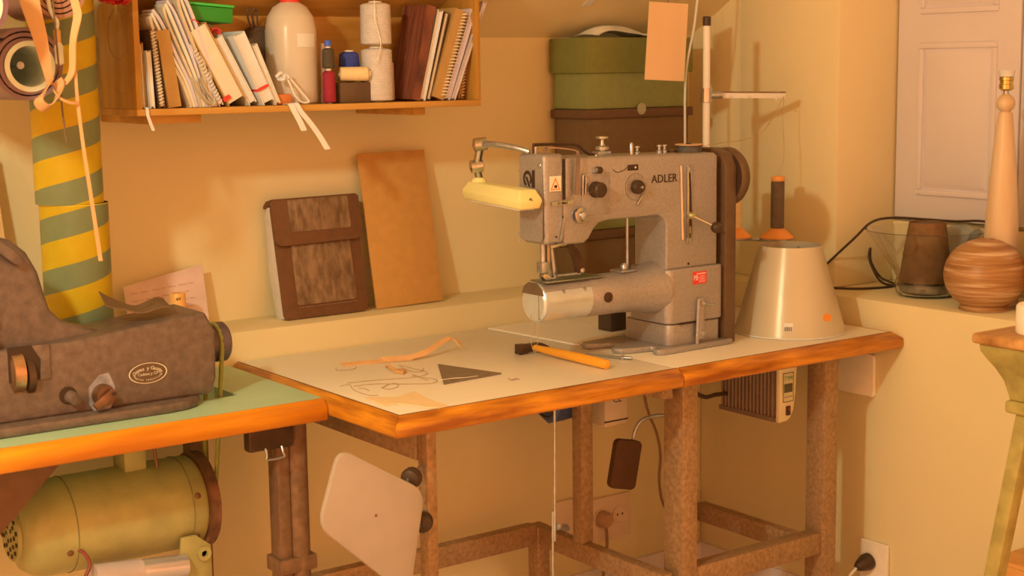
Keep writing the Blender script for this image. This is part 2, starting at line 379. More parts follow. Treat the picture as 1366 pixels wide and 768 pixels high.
# label with warning triangle
lab = obj('warning_label', box(B(), .4455,.4745,.1357,.1368,1.1135,1.1435), mat('label_cream', (226,164,104), .6, 0, .03, 20), sm)
bm = B(); O, I_ = [(.4475,1.1160),(.4725,1.1160),(.4600,1.1410)], [(.4512,1.1182),(.4688,1.1182),(.4600,1.1358)]
for i in range(3):
    j = (i+1) % 3; f = [bm.verts.new(V(x,.1354,z)) for x, z in (O[i],O[j],I_[j],I_[i])]; bm.faces.new(f)
obj('triangle_mark', bm, mat('warning_orange', (212,100,20), .6), lab)
bm = B(); box(bm, .4570,.4640,.1352,.1356,1.1200,1.1255); obj('hand_mark', bm, INK, lab)
obj('slot', box(B(), .4815,.4845,.1355,.139,1.095,1.176), INK, sm)
obj('cover_plate', box(B(), .4855,.4985,.1345,.1395,1.098,1.177), HAMMER, sm, bev=.0015)
npl = obj('number_plate', box(B(), .4505,.5045,.1352,.1372,1.0845,1.0925), CHROME, sm)
obj('stamped_numbers', text_bm('21 0063', .0075, front_M(.4775,.1348,1.0885), .0003), INK, npl)
bm = B(); ribbon(bm, [(.446,.150,1.187),(.446,.150,1.197),(.450,.142,1.2),(.48,.132,1.197),(.506,.128,1.192),(.511,.127,1.186),(.510,.127,1.15),(.5075,.128,1.104)], [V(0,1,0),V(0,1,0),V(0,1,0),V(0,1,0),V(.3,1,0),V(1,.3,0),V(1,0,0),V(1,0,0)], .009, .0022, 4)
obj('take_up_guard', bm, mat('copper_brown_guard', (150,98,60), .35, .7, .1, 40), sm)
bm = B(); tube(bm, [(.448,.19,1.187),(.448,.19,1.202),(.452,.19,1.204),(.50,.19,1.203),(.555,.19,1.2),(.575,.19,1.188),(.595,.19,1.178),(.625,.19,1.178)], .0032, 8, 5); obj('guard_wire', bm, BLACKM, sm)
bm = B(); cyl(bm, (.452,.19,1.185),(.452,.19,1.2),.005); obj('guard_post', bm, STEEL, sm)
bm = B(); prism(bm, [(.445,1.0),(.484,1.004),(.484,1.010),(.445,1.006)], fXZ, .132,.139); obj('lower_guard', bm, CHROME, sm, bev=.001)
for x, z in ((.462,1.022),(.462,1.008),(.48,1.06)):
    bm = B(); screw(bm, (x,.137,z), (0,-1,0), .0022, .0008); obj('screw', bm, INK, sm)
bm = B(); prism(bm, [(.470,1.015),(.474,1.015),(.484,1.062),(.480,1.062)], fXZ, .1345,.1372); obj('thread_check', bm, STEEL, sm)
# needle and presser bars
bm = B(); cyl(bm, (.462,.182,.955),(.462,.182,1.007),.0055); obj('needle_bar', bm, STEEL, sm)
bm = B(); cyl(bm, (.478,.186,.950),(.478,.186,1.007),.0065); obj('presser_bar', bm, mat('bronze_bar',(150,106,60),.35,.9,.1,40), sm)
bm = B(); box(bm, .454,.474,.174,.194,.944,.968); obj('needle_clamp', bm, STEEL, sm, bev=.003)
bm = B(); prism(bm, [(.456,.944),(.468,.944),(.478,.935),(.486,.934),(.486,.930),(.462,.930),(.455,.938)], fXZ, .172,.186); obj('presser_foot', bm, CHROME, sm, bev=.001)
bm = B(); cyl(bm, (.465,.18,.929),(.465,.18,.956),.0014); obj('needle', bm, CHROME, sm)
bm = B(); cyl(bm, (.497,.19,.931),(.487,.19,1.007),.0065); obj('foot_lever_rod', bm, STEEL, sm)
bm = B(); 
ribbon(bm, [(.500,.172,1.000),(.520,.172,.996),(.536,.172,.980),(.545,.172,.960),(.549,.172,.940)], [V(.3,0,1),V(.5,0,1),V(1,0,.6),V(1,0,.2),V(1,0,.1)], lambda t: .012+.008*t, .012, 5)
lf = obj('lifting_lever', bm, BLACKM, sm)
bm = B(); lathe(bm, [(.006,0),(.006,.003),(.003,.006),(0,.0065)], (.550,.166,.944), (0,-1,0), 14); obj('lever_screw', bm, CHROME, lf)
bm = B(); cyl(bm, (.488,.17,.938),(.548,.17,.938),.0035); obj('guide_rod', bm, STEEL, sm)
obj('lift_rod', cyl(B(), (.705,.205,.930),(.705,.205,1.047),.0032, n=10), STEEL, sm)
# top fittings
bm = B(); lathe(bm, [(.007,0),(.007,.012),(.014,.013),(.014,.019),(.006,.021),(.004,.026),(.004,.034),(.013,.036),(.013,.040),(0,.041)], (.625,.19,1.174), (0,0,1), 20); obj('tension_post', bm, mat('aged_nickel',(168,128,80),.35,.8,.12,60), sm)
bm = B(); box(bm, .605,.640,.178,.200,1.174,1.184); obj('tension_bracket', bm, STEEL, sm, bev=.002)
for x, h in ((.704,.034),(.588,.03)):
    bm = B(); lathe(bm, [(.0045,0),(.0045,h-.004),(.0025,h),(0,h)], (x,.165 if x<.6 else .19,1.165 if x>.6 else 1.15), (0,0,1), 12)
    obj('thread_pin', bm, CHROME, sm)
for x in (.72,.782,.797):
    bm = B(); lathe(bm, [(.006,0),(.006,.006),(.003,.008),(.003,.014),(.006,.015),(.006,.018),(0,.019)], (x,.19,1.172), (0,0,1), 14); obj('oil_cap', bm, STEEL, sm)
bob = obj('bobbin', lathe(B(), [(.030,0),(.030,.002),(.027,.003),(.027,.014),(.030,.015),(.030,.018),(.006,.018),(.006,.021),(0,.021)], (.868,.19,1.170), (0,0,1), 28), mat('wound_dark_thread', (84,62,40), .6, 0, .2, 80), sm)
obj('bobbin_rim', lathe(B(), [(.0305,0),(.0305,.002),(.026,.002),(.026,0)], (.868,.19,1.187), (0,0,1), 28, False), LEATH, bob)
obj('bobbin_pin', cyl(B(), (.845,.18,1.17),(.845,.18,1.204),.0013), STEEL, sm)
obj('winder_knob', lathe(B(), [(.012,0),(.012,.006),(.004,.009),(0,.009)], (.825,.2,1.171),(0,0,1),16), BLACKM, sm)
# front fittings
obj('inspection_plate', box(B(), .528,.602,.1372,.1395,1.060,1.145), HAMMER, sm, bev=.001)
def knob(name, x, z, prof, m, parent=sm, n=28, y=YF): return obj(name, lathe(B(), prof, (x,y,z), (0,-1,0), n), m, parent)
knob('tension_knob', .562,1.111, [(.0165,0),(.0165,.010),(.0155,.012),(.0155,.022),(.013,.025),(0,.0255)], BLACKP)
knob('button', .570,1.150, [(.007,0),(.007,.010),(.005,.013),(0,.013)], BLACKP)
obj('button_stem', cyl(B(), (.556,.134,1.150),(.566,.134,1.150),.005), CHROME, sm)
bm = B(); tube(bm, [(.5275,.134,1.102),(.5275,.132,1.138),(.531,.132,1.142),(.5345,.132,1.138),(.5345,.134,1.104)], .0022, 8, 4); obj('wire_guide', bm, CHROME, sm)
obj('guide_plate', box(B(), .537,.544,.1355,.138,1.108,1.134), STEEL, sm, bev=.001)
for r, y0, m_ in ((.0165,.139,STEEL),(.014,.133,BLACKM),(.0165,.129,CHROME)):
    obj('tension_disc', lathe(B(), [(r,0),(r*.98,.003),(r*.5,.005),(0,.005)], (.519,y0,1.062), (0,-1,0), 24), m_, sm)
obj('tension_nut', lathe(B(), [(.009,0),(.009,.008),(.004,.010),(0,.010)], (.519,.125,1.062), (0,-1,0), 16), STEEL, sm)
dial = knob('stitch_dial', .672,1.110, [(.0275,0),(.0275,.0015),(.0262,.002),(.0262,.0012),(.0,.0012)], HAMMER)
knob('dial_ring', .672,1.110, [(.0280,-.001),(.0280,.0006),(.0272,.0006)], INK, dial)
knob('dial_knob', .672,1.110, [(.0145,0),(.0145,.012),(.012,.016),(0,.016)], BLACKP, dial)
obj('dial_stem', lathe(B(), [(.003,0),(.003,.006),(0,.007)], (.672,.123,1.110), (0,-1,0), 12), STEEL, dial)
bm = B(); prism(bm, [(.682,1.090),(.692,1.096),(.684,1.078),(.676,1.070),(.672,1.074)], fXZ, .1335,.1375); obj('dial_lever', bm, CHROME, dial, bev=.001)
for dx in (-.021,.021): knob('dial_screw', .672+dx,1.110-.002, [(.003,0),(.003,.002),(0,.002)], mat('copper_dot',(170,110,70),.4,.6), dial, 10, .1375)
lb = obj('model_plate', box(B(), .650,.678,.1372,.1392,1.1445,1.1565), INK, sm, bev=.002)
obj('plate_mark', box(B(), .668,.672,.1368,.1374,1.1485,1.1525), CREAMP, lb)
bm = B(); tube(bm, [(.610,.1385,1.149),(.622,.1382,1.143),(.640,.1382,1.146),(.648,.1385,1.152)], .0006, 5); obj('thread_loop', bm, INK, sm)
obj('lettering', text_bm('ADLER', .0245, front_M(.751,.1384,1.1225), .0005, sx=.98), INK, sm)
obj('trim_bar', cyl(B(), (.797,.138,1.148),(.803,.138,.990),.0045), CHROME, sm)
sp = obj('lever_plate', box(B(), .8135,.8285,.1352,.1392,.978,1.148), CHROME, sm, bev=.004)
bm = B(); prism(bm, [(.8175,1.132),(.8215,1.132),(.8245,1.085),(.8245,1.018),(.8195,1.018),(.8195,1.085)], fXZ, .1342,.1356); obj('lever_slot', bm, INK, sp)
for z in (1.139,.987): knob('plate_screw', .821,z, [(.0045,0),(.0045,.002),(0,.0025)], STEEL, sp, 12, .1355)
obj('slot_mark', box(B(), .820,.823,.1345,.1355,.993,1.003), INK, sp)
lv = obj('lever_boss', lathe(B(), [(.008,0),(.008,.006),(.005,.012),(0,.012)], (.8215,.136,1.041), (0,-1,0), 18), mat('brass_boss',(196,150,76),.3,.9), sm)
obj('lever_rod', cyl(B(), (.823,.128,1.040),(.858,.100,1.018),.0032), CHROME, lv)
obj('lever_ball', lathe(B(), [(0,-.0125)]+[(.0125*math.cos(a),.0125*math.sin(a)) for a in [math.radians(-75+15*i) for i in range(11)]]+[(0,.0125)], (.862,.097,1.015), (.8,-.6,-.4), 20), BLACKP, lv)
knob('hole', .820,.937, [(.003,0),(.003,.0004),(0,.0004)], INK, sm, 10, .1389)
red = obj('red_label', box(B(), .8275,.8665,.1318,.1331,.892,.9185), REDL, sm)
obj('label_letters', text_bm('PB', .016, front_M(.8355,.1315,.905), .0003, sx=.75), WHITEP, red)
bm = B()
for i, (z, a, b) in enumerate(((.914,.838,.864),(.9085,.846,.861),(.9055,.843,.862),(.9022,.846,.861),(.899,.845,.862),(.896,.843,.863))): box(bm, a, b, .1313,.1318, z-(.0012 if i==0 else .0005), z+(.0012 if i==0 else .0005))
obj('label_lines', bm, mat('faint_print',(232,150,110),.6), red)
bm = B(); prism(bm, [(.838,.772),(.856,.772),(.856,.842),(.862,.850),(.852,.862),(.838,.862)], fXZ, .124,.1335); la = obj('hinge_latch', bm, HAMMER, sm, bev=.003)
obj('latch_rib', cyl(B(), (.837,.129,.762),(.839,.126,.858),.004), HAMMER, la)
for z in (.850,.784): knob('latch_screw', .849,z, [(.006,0),(.006,.003),(.004,.004),(0,.004)], STEEL, la, 16, .124)
obj('latch_lever', tube(B(), [(.85,.12,.850),(.865,.118,.846),(.878,.118,.846)], .002, 8), CHROME, la)
bm = B(); box(bm, .790,.836,.1325,.1335,.8075,.8105); obj('joint_gap', bm, INK, sm)
# belt cover and hand wheel
bm = B(); prism(bm, [(.134,.752),(.290,.752),(.290,1.13),(.270,1.165),(.235,1.178),(.180,1.178),(.150,1.168),(.134,1.140)], fYZ, .9235,.9575); obj('belt_cover', bm, COVER, sm, bev=.004)
bm = B(); box(bm, .9055,.9225,.165,.235,.985,1.165); obj('cover_mount', bm, BLACKM, sm)
obj('hand_wheel', lathe(B(), [(.05,0),(.060,.002),(.064,.008),(.064,.020),(.060,.026),(.050,.026),(.044,.018),(.018,.018),(.018,.028),(0,.028)], (.960,.182,1.114), (1,0,0), 44), COVER, sm)
obj('wheel_groove', lathe(B(), [(.0585,0),(.0585,.004)], (.9576,.182,1.114), (1,0,0), 40), INK, sm)
# ================================================================ old brown machine on the green table
om = thing('leather_machine', 'old worn brown leather-working machine with oval maker plate on green table', 'machine', (-.45,.40,.7455))
bm = B(); prism(bm, [(-.78,.762),(-.200,.762),(-.190,.790),(-.188,.880),(-.208,.918),(-.45,.893),(-.78,.884)], fXZ, .335,.472); obj('body', bm, OLDM, om, bev=.007, seg=3)
bm = B(); prism(bm, [(-.78,.300),(-.300,.300),(-.262,.306),(-.236,.322),(-.222,.345),(-.225,.40),(-.24,.49),(-.78,.49)], fXY, .7455,.763); obj('base_flange', bm, OLDM, om, bev=.004)
bm = B(); prism(bm, [(-.76,.872),(-.76,1.075),(-.66,1.088),(-.585,1.086),(-.545,1.074),(-.518,1.050),(-.500,1.015),(-.490,.975),(-.482,.945),(-.462,.924),(-.425,.908),(-.385,.897),(-.385,.872)], fXZ, .372,.462); obj('pillar', bm, OLDM, om, bev=.014, seg=3)
bm = B(); prism(bm, [(-.72,.93),(-.72,1.065),(-.63,1.07),(-.60,1.04),(-.592,.99),(-.585,.935)], fXZ, .345,.378); obj('head', bm, OLDM, om, bev=.012, seg=3)
obj('top_lever', prism(B(), [(-.60,1.082),(-.585,1.09),(-.545,1.058),(-.530,1.040),(-.536,1.030),(-.548,1.034),(-.585,1.066)], fXZ, .352,.372), OLDM, om, bev=.004)
obj('needle_shaft', cyl(B(), (-.600,.352,.90),(-.600,.352,.96),.008), BRASS, om)
obj('blue_tip', lathe(B(), [(.012,0),(.014,.008),(.010,.020),(0,.021)], (-.598,.350,.895), (0,0,1), 14), mat('faded_blue_plastic', (74,62,66), .5), om)
sl = obj('opening', box(B(), -.575,-.503,.333,.336,.832,.894), INK, om)
obj('opening_lip', prism(B(), [(-.523,.832),(-.503,.832),(-.503,.894),(-.535,.894),(-.520,.868)], fXZ, .330,.3345), OLDM, sl, bev=.002)
ro = obj('feed_roller', lathe(B(), [(.030,0),(.038,.003),(.038,.022),(.030,.025),(0,.025)], (-.572,.352,.848), (1,0,0), 36), mat('worn_copper_steel', (176,112,58), .28, .9, .2, 40), om)
obj('roller_teeth', lathe(B(), [(.030,0),(.034,.002),(.034,.014),(.030,.016),(0,.016)], (-.546,.352,.840), (1,0,0), 36), BLACKM, ro)
# adjustment boss with lever, pin in a hole, maker plate
bo = obj('boss', lathe(B(), [(.020,0),(.020,.010),(.017,.016),(.017,.022),(0,.022)], (-.412,.336,.790), (0,-1,0), 24), RUST, om)
M = Matrix.Translation(V(-.415,.312,.786)) @ Matrix.Rotation(math.radians(-35), 4, 'Y')
obj('boss_lever', box(B(), -.024,.020,-.006,.002,-.009,.009, M), RUST, bo, bev=.003)
obj('boss_screw', lathe(B(), [(.003,0),(.003,.002),(0,.002)], (-.402,.305,.795), (0,-1,0), 10), INK, bo)
obj('bare_patch', prism(B(), [(-.437,.776),(-.428,.760),(-.402,.756),(-.392,.775),(-.388,.802),(-.398,.828),(-.416,.826),(-.436,.806)], fXZ, .3342,.3353), mat('worn_bare_metal', (142,108,80), .5, .3, .3, 60), om)
ho = obj('pin_hole', lathe(B(), [(.016,0),(.016,.001),(0,.001)], (-.474,.3353,.797), (0,-1,0), 20), INK, om)
obj('pin', cyl(B(), (-.470,.336,.794),(-.466,.318,.791),.012,.010), OLDM, ho)
bm = B(); prism(bm, [(-.325+.036*math.cos(a)-.006*math.sin(a)*0, .818+.0185*math.sin(a)) for a in [2*PI*i/40 for i in range(40)]], fXZ, .3335,.3352)
mp = obj('maker_plate', bm, mat('plate_ground', (96,58,28), .45, .3, .1, 60), om)
PLT = mat('plate_relief', (214,164,104), .4, .5, .05, 60)
bm = B(); ring = []
for i in range(41):
    a = 2*PI*i/40; ring.append([V(-.325+r*math.cos(a), .3330, .818+r*.515*math.sin(a)) for r in (.0345,.0368)])
for p, q in zip(ring, ring[1:]):
    bm.faces.new([bm.verts.new(c) for c in (p[0],p[1],q[1],q[0])])
obj('plate_rim', bm, PLT, mp)
def arc_text(s, size, cx, cz, rx, rz, a0, a1, y, parent, m_, flip=False):
    bm = B()
    for i, ch in enumerate(s):
        if ch == ' ': continue
        a = math.radians(a0+(a1-a0)*i/(len(s)-1)); px, pz = cx+rx*math.cos(a), cz+rz*math.sin(a)
        t = V(rx*math.sin(a),0,-rz*math.cos(a)).normalized()
        if flip: t = -t
        M = plane_M((px,y,pz), t, V(-t.z,0,t.x))
        b2 = text_bm(ch, size, M, .0002); me = bpy.data.meshes.new('t'); b2.to_mesh(me); b2.free(); bm.from_mesh(me); bpy.data.meshes.remove(me)
    return obj('plate_text', bm, m_, parent)
arc_text('Casanas y Gassang', .0095, -.325,.8165,.0265,.0105,166,14,.3331, mp, PLT)
obj('plate_text', text_bm('Cadena y CP', .0075, front_M(-.325,.3331,.8165), .0002), PLT, mp)
arc_text('Maquinas Industriales', .0050, -.325,.8185,.0275,.0128,200,340,.3331, mp, PLT, True)
obj('pulley', lathe(B(), [(.016,-.02),(.016,0),(.036,0),(.038,.004),(.038,.012),(.033,.016),(.033,.026),(.038,.030),(.038,.048),(.034,.052),(0,.052)], (-.192,.402,.846), (1,0,0), 36), mat('dark_pulley', (92,60,42), .4, .4, .1, 40), om)
# leather offcut on the machine
def f(u, v):
    x = -.385+.115*u; y = .365+.085*v-.02*u
    return V(x+.02*v, y, .9285+.030*(max(0,.62-u)/.62)**2*(.5+.5*v)+.006*math.sin(u*9)*u+.012*max(0,u-.55)*v)
bm = sheet(B(), f, .0022, 16, 6)
single('leather_scrap', bm, LEATHD, 'curled dark brown leather offcut lying on the old machine', 'leather')
# motor, belt
mo = thing('electric_motor', 'olive green electric motor hanging under the green table', 'motor', (-.36,.45,.44))
AX = (-.555,.45,.532)
obj('housing', lathe(B(), [(.030,.004),(.052,.006),(.070,.014),(.084,.034),(.089,.060),(.089,.095),(.0895,.0955),(.0895,.30),(.089,.3005),(.089,.345),(.084,.352),(.02,.352)], AX, (1,0,0), 48), MOTG, mo)
ec = obj('vent_cap', lathe(B(), [(.052,.0055),(.050,-.001),(.0,-.003)], AX, (1,0,0), 40), MOTG, mo)
bm = B()
for k, (r, n) in enumerate(((.014,5),(.028,9),(.041,12))):
    for i in range(n):
        a = 2*PI*i/n+k*.4; cyl(bm, (AX[0]+.003, AX[1]+r*math.cos(a), AX[2]+r*math.sin(a)), (AX[0]-.0032, AX[1]+r*math.cos(a), AX[2]+r*math.sin(a)), .0042, n=10)
v_ = obj('vent_holes', bm, INK, ec); v_['kind'] = 'stuff'
for x in (-.46,-.235): 
    bm = B(); lathe(bm, [(.0905,0),(.0905,.0015)], (x,.45,.532), (1,0,0), 48); obj('seam', bm, mat('olive_seam', (116,88,38), .4), mo)
for x, a in ((-.475,200),(-.225,215),(-.225,160)):
    a = math.radians(a); p = V(x,.45+.089*math.cos(a),.532+.089*math.sin(a)); bm = B(); screw(bm, p, (0,math.cos(a),math.sin(a)), .006, .003); obj('bolt', bm, RUST, mo)
obj('neck', box(B(), -.345,-.300,.42,.48,.615,.7085), MOTG, mo, bev=.005)
obj('neck_plate', box(B(), -.40,-.25,.40,.50,.698,.7088), MOTG, mo, bev=.003)
obj('pulley_guard', lathe(B(), [(.0,.0),(.086,.0),(.094,.004),(.094,.022),(.088,.022),(.086,.010),(.03,.010),(.03,.03),(0,.03)], (-.203,.45,.532), (1,0,0), 48), RUST, mo)
obj('bracket', prism(B(), [(-.275,.40),(-.205,.40),(-.205,.465),(-.235,.49),(-.265,.49)], fXZ, .358,.366), MOTG, mo, bev=.003)
obj('bracket_eye', lathe(B(), [(.014,0),(.014,.006),(.006,.006),(.006,0)], (-.222,.358,.452), (0,-1,0), 20), MOTG, mo)
cp = obj('capacitor', cyl(B(), (-.432,.352,.452),(-.262,.352,.438),.0215), mat('aluminium_can', (196,146,104), .3, .7, .05, 30), mo)
obj('capacitor_cap', cyl(B(), (-.440,.352,.4527),(-.350,.352,.4453),.0232), mat('pink_white_plastic', (176,124,84), .5), cp)
obj('wire', tube(B(), [(-.462,.372,.505),(-.452,.358,.498),(-.446,.350,.478),(-.456,.345,.462),(-.462,.345,.450)], .0035, 8), mat('red_brown_wire', (120,44,22), .5), mo)
obj('tube_duct', tube(B(), [(-.47,.50,.61),(-.46,.50,.65),(-.45,.50,.708)], .004, 8), RUST, mo)
obj('tube_duct', tube(B(), [(-.285,.41,.62),(-.288,.41,.65),(-.292,.41,.7085)], .0035, 8), RUST, mo)
bm = B(); 
loop = []
for i in range(9):
    a = PI*i/8; loop.append(V(-.161, .402-.0345*math.cos(a), .846+.0345*math.sin(a)))
for i in range(9):
    a = PI+PI*i/8; loop.append(V(-.172, .432-.026*math.cos(a), .53+.026*math.sin(a)))
tube(bm, loop, .0045, 8, 1, True)
single('drive_belt', bm, mat('olive_belt', (134,104,32), .6, 0, .1, 60), 'olive green round drive belt running from pulley down to motor', 'belt')

# ================================================================ striped tubes, plank, leather rolls, straps
def stripe_mat(name, off):
    m = bpy.data.materials.new(name); m.use_nodes = True; nt = m.node_tree; n = nt.nodes; L = nt.links
    b = n['Principled BSDF']; b.inputs['Roughness'].default_value = .5; b.inputs['Specular IOR Level'].default_value = .3
    tc = n.new('ShaderNodeTexCoord'); g = n.new('ShaderNodeTexGradient'); g.gradient_type = 'RADIAL'; L.new(tc.outputs['Object'], g.inputs[0])
    sx = n.new('ShaderNodeSeparateXYZ'); L.new(tc.outputs['Object'], sx.inputs[0])
    mu = n.new('ShaderNodeMath'); mu.operation = 'MULTIPLY_ADD'; mu.inputs[1].default_value = 1/.0975; mu.inputs[2].default_value = off; L.new(sx.outputs[2], mu.inputs[0])
    sb = n.new('ShaderNodeMath'); sb.operation = 'SUBTRACT'; L.new(mu.outputs[0], sb.inputs[0]); L.new(g.outputs['Fac'], sb.inputs[1])
    fr = n.new('ShaderNodeMath'); fr.operation = 'FRACT'; L.new(sb.outputs[0], fr.inputs[0])
    cr = n.new('ShaderNodeValToRGB'); e = cr.color_ramp.elements; cr.color_ramp.interpolation = 'CONSTANT'
    e[0].position = 0; e[0].color = (*A(190,124,8), 1); e[1].position = .52; e[1].color = (*A(118,98,46), 1)
    L.new(fr.outputs[0], cr.inputs[0])
    no = n.new('ShaderNodeTexNoise'); no.inputs['Scale'].default_value = 25; L.new(tc.outputs['Object'], no.inputs[0])
    hs = n.new('ShaderNodeMix'); hs.data_type = 'RGBA'; hs.blend_type = 'MULTIPLY'; hs.inputs[0].default_value = .25
    L.new(cr.outputs[0], hs.inputs[6]); L.new(no.outputs['Fac'], hs.inputs[7]); L.new(hs.outputs[2], b.inputs['Base Color'])
    return m
def striped(name, x, y, z0, z1, r, lab, off):
    t = thing(name, lab, 'tube', (x,y,z0), 'striped cardboard tubes')
    obj('tube_wall', lathe(B(), [(r,0),(r,z1-z0),(r-.003,z1-z0),(r-.003,0)], (x,y,z0), (0,0,1), 56, False), stripe_mat(name+off[1], off[0]), t)
    obj('end_disc', lathe(B(), [(r-.003,.004),(0,.004)], (x,y,z0), (0,0,1), 40, False), CREAMP, t)
    obj('rim', lathe(B(), [(r+.0004,0),(r+.0004,.0015),(r-.003,.0015),(r-.003,0)], (x,y,z1-.0015), (0,0,1), 56, False), mat('tube_rim_yellow', (206,150,24), .5), t)
striped('striped_tube', -.362,.565,.7455,1.115,.0635, 'yellow and green spiral striped tube standing behind the old machine', (.50,'_low'))
striped('striped_tube', -.369,.565,1.1155,1.52,.0625, 'yellow and green spiral striped tube stacked on top of the other', (.73,'_high'))
bm = B(); M = Matrix.Translation(V(-.49,.715,LEDGE+.001)) @ Matrix.Rotation(math.radians(-6), 4, 'X') @ Matrix.Rotation(math.radians(-3.0), 4, 'Y')
box(bm, -.09,.062,0,.018,0,.39, M)
single('wood_plank', bm, wood('pine_plank', (206,128,52), (224,152,78), .6, 8, 'Z'), 'short pale pine plank leaning against the wall behind the tubes', 'plank', bev=.002)
def leather_roll(name, lab, x, z, r0, r1, y0, y1, turns, m_, core=None, inner=None):
    t = thing(name, lab, 'roll', (x,y0,z-r1), 'leather rolls hung on pegs')
    bm = B(); n = int(turns*28); P = []
    th = (r1-r0)/turns*.72
    for i in range(n+1):
        a = 2*PI*turns*i/n+1.0; r = r0+(r1-r0)*i/n
        P.append(((x+r*math.cos(a), z+r*math.sin(a)), (x+(r-th)*math.cos(a), z+(r-th)*math.sin(a))))
    rows = [[bm.verts.new(V(p[0][0],y0,p[0][1])), bm.verts.new(V(p[0][0],y1,p[0][1])), bm.verts.new(V(p[1][0],y1,p[1][1])), bm.verts.new(V(p[1][0],y0,p[1][1]))] for p in P]
    for a, b in zip(rows, rows[1:]):
        for i in range(4): bm.faces.new([a[i], a[(i+1)%4], b[(i+1)%4], b[i]])
    bm.faces.new(rows[0]); bm.faces.new(rows[-1][::-1])
    obj('coil', bm, m_, t)
    if core:
        rc, mc = core
        obj('core_tube', lathe(B(), [(rc,0),(rc,y1-y0),(rc*.80,y1-y0),(rc*.80,0),(rc,0)], (x+.004,y0-.002,z-.002), (0,1,0), 36, False), mc, t)
    return t
leather_roll('leather_roll', 'brown leather roll around a white core, lowest of the rolls beside striped tubes', -.523,1.372,.044,.064,.30,.60,2.2, mat('aubergine_leather', (122,74,52), .55, 0, .1, 20), (.0425, mat('white_core_card', (202,164,104), .6)))
leather_roll('leather_roll', 'dark plum roll with white core at the upper left frame edge', -.655,1.467,.050,.072,.16,.60,1.6, mat('plum_film', (120,64,48), .4, 0, .1, 20), (.048, mat('white_core_card', (202,164,104), .6)))
leather_roll('leather_roll', 'tightly wound tan brown leather roll above the pale hanging strap', -.462,1.498,.008,.052,.31,.48,5, mat('rust_leather', (160,88,48), .55, 0, .1, 20))
for k, (x, z) in enumerate(((-.523,1.372),(-.655,1.467),(-.462,1.498))):
    yw = .8-(z-1.43)/.59-.004 if z > 1.43 else .797
    single('wall_peg', cyl(B(), (x,.335,z),(x,yw,z),.0065 if k != 2 else .0045, n=12), STEEL, ['steel peg inside the lowest leather roll','steel peg inside the dark plum roll','steel peg inside the tan leather roll'][k], 'peg', 'roll pegs')
HX = lambda px: -.543+(px-28)*.00127
HZ = lambda py: 1.479-.00125*py
st = thing('leather_strap', 'pale tan leather strap hanging in a knotted loop before the rolls', 'strap', (HX(60),.268,HZ(140)))
bm = B(); ribbon(bm, [(HX(38),.275,1.56),(HX(41),.262,HZ(0)),(HX(50),.258,HZ(45)),(HX(57),.258,HZ(85)),(HX(61),.258,HZ(112))], (1,-.2,0), lambda t: .040-.031*t, .0025); obj('hanging_end', bm, LEATHP, st)
bm = B(); ribbon(bm, [(HX(61),.257,HZ(108)),(HX(52),.250,HZ(118)),(HX(42),.248,HZ(132)),(HX(52),.250,HZ(142)),(HX(66),.254,HZ(132)),(HX(74),.258,HZ(116)),(HX(72),.262,HZ(106))], [V(.4,-.5,.6),V(.3,-.6,.6),V(.5,-.7,.3),V(.5,-.5,.5),V(.3,-.6,.6),V(.5,-.5,.5),V(.5,-.5,.5)], .019, .0022); obj('knot', bm, LEATHP, st)
bm = B(); ribbon(bm, [(HX(64),.256,HZ(118)),(HX(72),.252,HZ(130)),(HX(86),.252,HZ(136)),(HX(97),.256,HZ(136))], (0,-.2,1), .005, .002); obj('loose_end', bm, LEATHP, st)
st = thing('leather_strap', 'long thin orange tan leather strip hanging over the striped tubes', 'strap', (HX(117),.268,HZ(350)))
bm = B(); ribbon(bm, [(HX(95),.262,1.56),(HX(101),.262,HZ(0)),(HX(104),.262,HZ(20)),(HX(98),.262,HZ(45)),(HX(95),.262,HZ(62)),(HX(92),.262,HZ(95)),(HX(80),.263,HZ(112))], [V(.8,-.6,0),V(.8,-.6,0),V(.8,-.6,0),V(.5,-.8,0),V(.4,-.9,0),V(.4,-.9,0),V(.4,-.9,0)], .014, .0022); obj('upper_fold', bm, LEATH, st)
bm = B(); ribbon(bm, [(HX(97),.262,HZ(60)),(HX(97),.262,HZ(110)),(HX(98),.261,HZ(145)),(HX(102),.260,HZ(200)),(HX(106),.260,HZ(240)),(HX(111),.260,HZ(290)),(HX(117),.260,HZ(352))], (.9,-.4,0), lambda t: .0050+.002*t, .0022); obj('lower_strip', bm, LEATHP, st)
bm = B(); tube(bm, [(HX(78),.29,1.56),(HX(79),.285,HZ(20)),(HX(80),.280,HZ(90)),(HX(81),.278,HZ(150)),(HX(84),.276,HZ(190))], .0016, 6); single('waxed_string', bm, LEATHD, 'thin dark brown string hanging behind the pale straps', 'string')
bt = thing('glue_tube', 'small white plastic tube hanging between the leather straps', 'tube', (HX(86),.30,HZ(75)))
obj('body', lathe(B(), [(.003,0),(.009,.006),(.009,.034),(.006,.040)], (HX(87),.305,HZ(88)), (0,0,1), 16), mat('milky_plastic', (210,166,110), .4), bt)
obj('neck', lathe(B(), [(.006,0),(.006,.020),(.003,.024)], (HX(87),.305,HZ(56)), (0,0,1), 12), LEATH, bt)
obj('hose', tube(B(), [(HX(87),.305,HZ(38)),(HX(88),.305,HZ(28)),(HX(82),.305,HZ(18)),(HX(78),.305,HZ(0)),(HX(78),.305,1.56)], .0035, 8), mat('milky_plastic', (210,166,110), .4), bt)
rb = thing('gift_bow', 'shiny red foil bow at the top of the wooden shelf side', 'bow', (-.284,.505,1.478))
bm = B(); rnd = random.Random(3)
